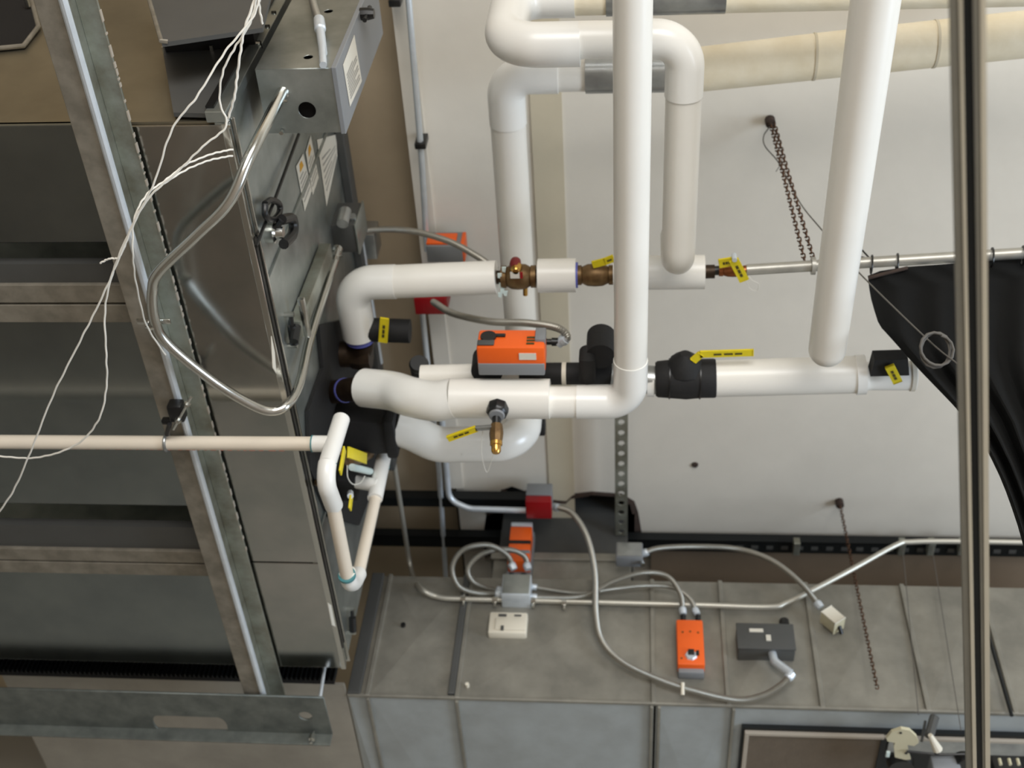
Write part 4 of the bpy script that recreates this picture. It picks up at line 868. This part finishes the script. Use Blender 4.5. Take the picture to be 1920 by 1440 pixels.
bm = B(); tube(bm, [az(325,805,2.67), az(358,745,2.67)], .0045, 8); tube(bm, [az(333,790,2.67), az(336,785,2.67)], .010, 6); tube(bm, [az(350,760,2.67), az(352,756,2.67)], .010, 6); obj('bolt', bm, M['chrome'], hg)
# valves beside the trap
vt = thing('trap_drain_valve', 'small brass valve with a bent yellow lever between the legs of the white trap', 'valve', ax(668,860,XT-.03))
bm = B(); tube(bm, [ax(640,848,XT-.04), ax(650,868,XT-.04)], .01, 8); lathe(bm, ax(655,866,XT-.04), ax(694,852,XT-.04), [(0,.014),(.4,.02),(.7,.018),(1,.014)], 10); obj('body', bm, M['brass'], vt)
def xlever(px, X, w, parent, name='lever'):
    bm = B(); P = [ax(x, y, X) for x, y in px]
    for a, b in zip(P, P[1:]): obox(bm, (a+b)/2, (b-a)/2*1.04, (b-a).normalized().cross(X_)*w/2, X_*.003, .0015)
    return obj(name, bm, M['yellow'], parent, label='yellow vinyl lever')
xlever([(646,842),(638,886)], XT+.02, .028, vt); xlever([(653,848),(686,860)], XT+.015, .034, vt)
obj('clear_nipple', tube(B(), [ax(660,876,XT-.03), ax(694,884,XT-.03)], .012, 10), M['cyan'], vt)
obj('wire_loop', tube(B(), smoothpath([ax(x, y, XT-.02) for x, y in ((651,872),(652,895),(662,908),(676,905),(684,893))], 6), .002, 6), M['wire'], vt)
v2 = thing('lower_drain_valve', 'small dark valve with short yellow lever under the trap valve', 'valve', ax(658,935,XT-.05))
bm = B(); obox(bm, ax(655,905,XS+.05), X_*.035, Y_*.05, Z_*.045, .012); obj('wrap', bm, M['black'], v2)
obj('stem', tube(B(), [ax(657,924,XT-.02), ax(657,930,XT)], .010, 8), M['emt'], v2); xlever([(659,929),(656,955)], XT, .03, v2)
bm = B(); tube(bm, [ax(592,904,XS+.0), ax(601,908,XS+.05)], .012, 10); o = obj('brass_stub', bm, M['brass'], None); tag(o, 'tiny brass pipe stub poking out left of the white trap', 'pipe stub')
# =================================================================== LOOSE WIRES
def wire(label, pts, w=4.0):
    P = smoothpath([az(*p) for p in pts], 14)
    jit = []
    for i, p in enumerate(P): jit.append(p+Vector((math.sin(i*.9)*.0007, math.cos(i*1.3)*.0007, math.sin(i*.5)*.0007)))
    o = obj('loose_wire', tube(B(), jit, rad(P[len(P)//2], w), 8), M['wire'], None); tag(o, label, 'wire'); return o
wire('white wire in the loose bundle running to the lower left edge', [(484,-30,2.62),(478,25,2.6),(420,100,2.55),(370,180,2.5),(323,242,2.48),(290,340,2.46),(255,410,2.45),(225,480,2.44),(190,560,2.43),(150,640,2.42),(100,740,2.41),(60,840,2.4),(25,920,2.4),(-20,985,2.4)])
wire('white wire making the big U-shaped hook across the drain pipe', [(486,-30,2.63),(470,40,2.61),(440,90,2.58),(418,135,2.56),(412,190,2.55),(424,236,2.54),(380,275,2.52),(330,325,2.5),(280,370,2.48),(240,440,2.46),(212,510,2.45),(197,580,2.44),(199,660,2.43),(200,720,2.43),(188,780,2.42),(155,825,2.42),(105,850,2.42),(50,859,2.42),(-20,853,2.42)])
wire('white wire ending at the clip on the air handler edge, upper of two', [(437,280,2.78),(400,288,2.74),(350,308,2.66),(310,338,2.58),(275,365,2.52),(252,410,2.48),(249,470,2.46),(255,530,2.5),(275,610,2.58),(310,665,2.64)], 3.9)
wire('white wire ending at the clip on the air handler edge, lower of two', [(436,292,2.78),(395,300,2.72),(350,318,2.64),(300,350,2.56),(268,385,2.5),(245,430,2.46),(225,480,2.44),(205,485,2.44),(188,493,2.44)], 3.9)
wire('thin white wire drooping from the top bundle past the conduit', [(488,-30,2.64),(460,50,2.6),(452,90,2.58),(445,140,2.57),(440,180,2.56),(430,215,2.56),(424,232,2.56)], 5)
wire('short white wire hooked over the panel edge at the top', [(489,-20,2.65),(486,10,2.64),(492,45,2.64)], 5)
# =================================================================== CHAINS, ROD, CURTAIN
def link_mesh():
    bm = B(); n = 14; L, w = .011, .006; P = []
    for k in range(n+1):
        t = 2*math.pi*k/n; P.append(Vector((w*math.cos(t), 0, (L-w)*(1 if math.sin(t) >= 0 else -1)+w*math.sin(t))))
    return tube(bm, P, .0023, 6, cap=False)
lk0 = None
def chain(label, strands, bolt, name='hanging_chain'):
    global lk0
    t = thing(name, label, 'chain', strands[0][0])
    for P in strands:
        Q = resample(P, .0185)
        for i, (a, b) in enumerate(zip(Q, Q[1:])):
            d = (a-b).normalized(); u, w, _ = frame_of(d); 
            if i % 2: u, w = w, -u
            mw = Matrix(((u.x, w.x, d.x, a.x/2+b.x/2), (u.y, w.y, d.y, a.y/2+b.y/2), (u.z, w.z, d.z, a.z/2+b.z/2), (0,0,0,1)))
            if lk0 is None:
                m0 = bpy.data.meshes.new('link'); bb_ = link_mesh()
                for f in bb_.faces: f.smooth = True
                bb_.to_mesh(m0); bb_.free(); m0.materials.append(M['rust']); lk0 = m0
            o = bpy.data.objects.new('link', lk0); COL.objects.link(o); o.parent = t; o.matrix_local = Matrix.Translation(-WL[t.name]) @ mw; WL[o.name] = WL[t.name]
    p = bolt; obj('anchor_bolt', lathe(B(), p+Z_*.03, p-Z_*.015, [(0,.018),(.7,.018),(.75,.008),(1,.006)], 12), M['ragged'], t)
    return t
hr = 3.28
c0 = az(1445,232,CH-.03); rA, rB = az(1400,506,hr), az(2010,469,hr)
def onrod(x): t = (x-1400)/610; return rA.lerp(rB, t)
e1 = onrod(1514); e2 = onrod(1532)
m1 = c0.lerp(e1,.62); m2 = c0.lerp(e2,.62)+X_*.004
chain('doubled rusty chain hanging from the ceiling to the curtain rod', [[c0, c0.lerp(e1,.35), m1, e1], [c0+X_*.012, c0.lerp(e2,.35)+X_*.006, m2, e2]], c0)
s = az(1575,948,CH-.03); e = ay(1645,1292,3.82)
chain('thin rusty chain dangling in front of the duct, bottom right', [[s, s.lerp(e,.5), e]], s)
o = obj('tie_wire', tube(B(), smoothpath([az(1443,238,3.95), az(1432,255,3.93), az(1435,275,3.9), az(1462,308,3.84), az(1500,380,3.66), ay(1540,430,2.11), ay(1600,500,2.11), ay(1680,580,2.1), ay(1752,648,2.1), ay(1795,682,2.1)], 8), .0022, 6), M['cord'], None)
tag(o, 'thin grey cord from the chain running down across the black curtain', 'cord')
o = obj('chain_tie', tube(B(), smoothpath([az(1448,240,3.93), az(1462,262,3.9), az(1466,300,3.86), az(1455,322,3.84)], 8), .0015, 6), M['cord'], None); tag(o, 'tiny loop of wire tied round the top of the doubled chain', 'wire')
lpc = ay(1752,656,2.095)
P = []
for k in range(34):
    t = 2*math.pi*k/15; r = rad(lpc, 58)+.004*math.sin(k*.7); P.append(lpc+R_*(r*math.cos(t))+U_*(r*1.05*math.sin(t))-fw*.0006*k)
o = obj('cord_coil', tube(B(), P, .004, 8), M['cord'], None); tag(o, 'loosely coiled grey cord hanging over the black curtain', 'cord')
rd = thing('curtain_rod', 'grey steel rod holding up the black curtain at right', 'rod', onrod(1700))
obj('rod', tube(B(), [rA, rB], rad(rA, 21), 18), M['rod'], rd)
p = onrod(1528); obj('collar', tube(B(), [p-X_*.006, p+X_*.006], .028, 16), M['rod'], rd)
# curtain: pleated sheet hanging in the vertical plane of the rod
cu = thing('black_curtain', 'heavy black curtain hung from the grey rod at the right edge', 'curtain', onrod(1760))
tops = [(1627,517),(1650,508),(1700,500),(1760,496),(1830,490),(1920,482),(1990,478)]
bots = [(1627,519),(1640,600),(1660,625),(1700,670),(1740,712),(1800,770),(1850,850),(1890,930),(1920,1030),(1950,1120)]
def interp(tab, t):
    n = len(tab)-1; s_ = t*n; i = min(int(s_), n-1); f = s_-i; return tab[i][0]*(1-f)+tab[i+1][0]*f, tab[i][1]*(1-f)+tab[i+1][1]*f
Yc = onrod(1760).y+.01
# left hem edge runs from the rod corner down; columns fan out to the right
bm = B(); NU, NV = 60, 24; G = []
hem = [(1626,520),(1634,565),(1648,610),(1665,628),(1720,690),(1780,752),(1815,790),(1850,842),(1880,905),(1905,975),(1922,1035),(1945,1130)]
for i in range(NU+1):
    u = i/NU; tx, ty = interp(tops, u); row = []
    for j in range(NV+1):
        v = j/NV; hx, hy = interp(hem, v)
        # each column drops, columns are pushed right as the hem recedes
        X = hx + (2060-hx)*u; Yp = ty + (hy-519)*(1-u) + (1150-ty)*v*u
        Yp = (ty*(1-v) + v*((1130)*(1-0)+0)) if u > 0 else hy
        Yp = hy*(1-u)**2 + (1-(1-u)**2)*(ty+(1180-ty)*v) if v > 0 else ty
        fold = .028*math.sin(u*34+v*3.2+math.sin(v*4)*1.2)*min(1, .15+v*1.6)
        row.append(bm.verts.new(ay(X if v > 0 else tx, Yp, Yc+fold)))
    G.append(row)
for i in range(NU):
    for j in range(NV): bm.faces.new((G[i][j], G[i+1][j], G[i+1][j+1], G[i][j+1]))
bmesh.ops.solidify(bm, geom=bm.faces[:], thickness=.003)
obj('cloth', bm, M['cloth'], cu)
for x in (1638, 1686, 1862, 1919):
    p = onrod(x)-Z_*.012; rr_ = .026
    bm = B(); tube(bm, [p+Vector((.004*math.sin(t), rr_*math.cos(t), rr_*1.25*math.sin(t))) for t in [2*math.pi*k/14 for k in range(15)]], .003, 6); obj('tie_ring', bm, M['blackp'], cu)
bm = B(); p = onrod(1638); tube(bm, [p+Z_*.02, p+Vector((-.03,-.01,.08))], .003, 6); tube(bm, [p+Z_*.02, p+Vector((-.055,0,.045))], .002, 6); obj('tie_tails', bm, M['blackp'], cu)
bm = B(); a, b = ay(1628,521,Yc-.01), ay(1702,502,Yc-.01); obox(bm, (a+b)/2, (b-a)/2, Y_*.003, Z_*.006, .001); obj('brown_hem', bm, M['ragged'], cu)
# =================================================================== PAIRED STEEL TRACKS IN FRONT
tk = thing('steel_track', 'pair of long steel door tracks side by side passing in front of the black curtain', 'track', az(1830,700,1.38))
def trackbar(xt, xb, m, nm, dz=0, dep=.03, h=1.38):
    dz *= .53; dep *= .53
    A0, A1 = az(xt[0],-30,h+dz), az(xt[1],-30,h+dz); B0, B1 = az(xb[0],1470,h+dz), az(xb[1],1470,h+dz)
    A0, A1 = A0+(A0-B0)*.12, A1+(A1-B1)*.12
    obj(nm, slab(B(), [A0, A1, B1, B0], Z_*dep), M[m], tk, smooth=False)
trackbar((1781,1798),(1813,1825), 'track', 'outer_wall', .006, .02)
trackbar((1798,1804),(1825,1832), 'tracklip', 'lip', 0, .03)
trackbar((1804,1824),(1832,1843), 'blackmetal', 'dark_groove', .008, .01)
trackbar((1824,1838),(1843,1848), 'track', 'inner_wall', .004, .03)
trackbar((1838,1849),(1848,1857), 'tracklip', 'lip', 0, .03)
# plugs in the ceiling
p = az(1303,871,CH); bm = B(); lathe(bm, p+Z_*.01, p-Z_*.008, [(0,.02),(1,.012)], 9); o = obj('ceiling_plug', bm, M['ragged'], None); tag(o, 'small dark plug hole in the white ceiling between header pipe and duct', 'plug')
# thin hanger wires in front of duct
for (a, b, w, lb) in (((1692,1040),(1722,1340),3,'left of the two thin hanging wires before the duct at lower right'),((1747,1040),(1802,1370),3,'right of the two thin hanging wires before the duct at lower right')):
    o = obj('hanger_wire', tube(B(), [ay(a[0],a[1]-16,3.85), ay(b[0],b[1],3.85)], .0016, 6), M['cord'], None); tag(o, lb, 'wire')
a, b = ay(1853,1190,3.86), ay(1897,1342,3.86)
o = obj('dark_brace', tube(B(), [a+(a-b)*.25, b], .007, 8), M['blackmetal'], None); tag(o, 'dark slanting brace rod on the duct right of the steel tracks', 'rod')

# =================================================================== groups of look-alike things
GR = {'loose_wire':'loose white wires at left','flexible_conduit':'ribbed flexible conduits','rigid_conduit':'rigid conduits on the ceiling','ceiling_strut':'black struts under the ceiling',
 'red_junction_box':'red junction boxes','hanging_chain':'rusty hanging chains','conduit_clip':'conduit clips','hanger_wire':'thin hanger wires before the duct'}
for o in bpy.data.objects:
    if o.parent is None and 'label' in o.keys():
        g_ = GR.get(o.name.split('.')[0])
        if g_: o['group'] = g_
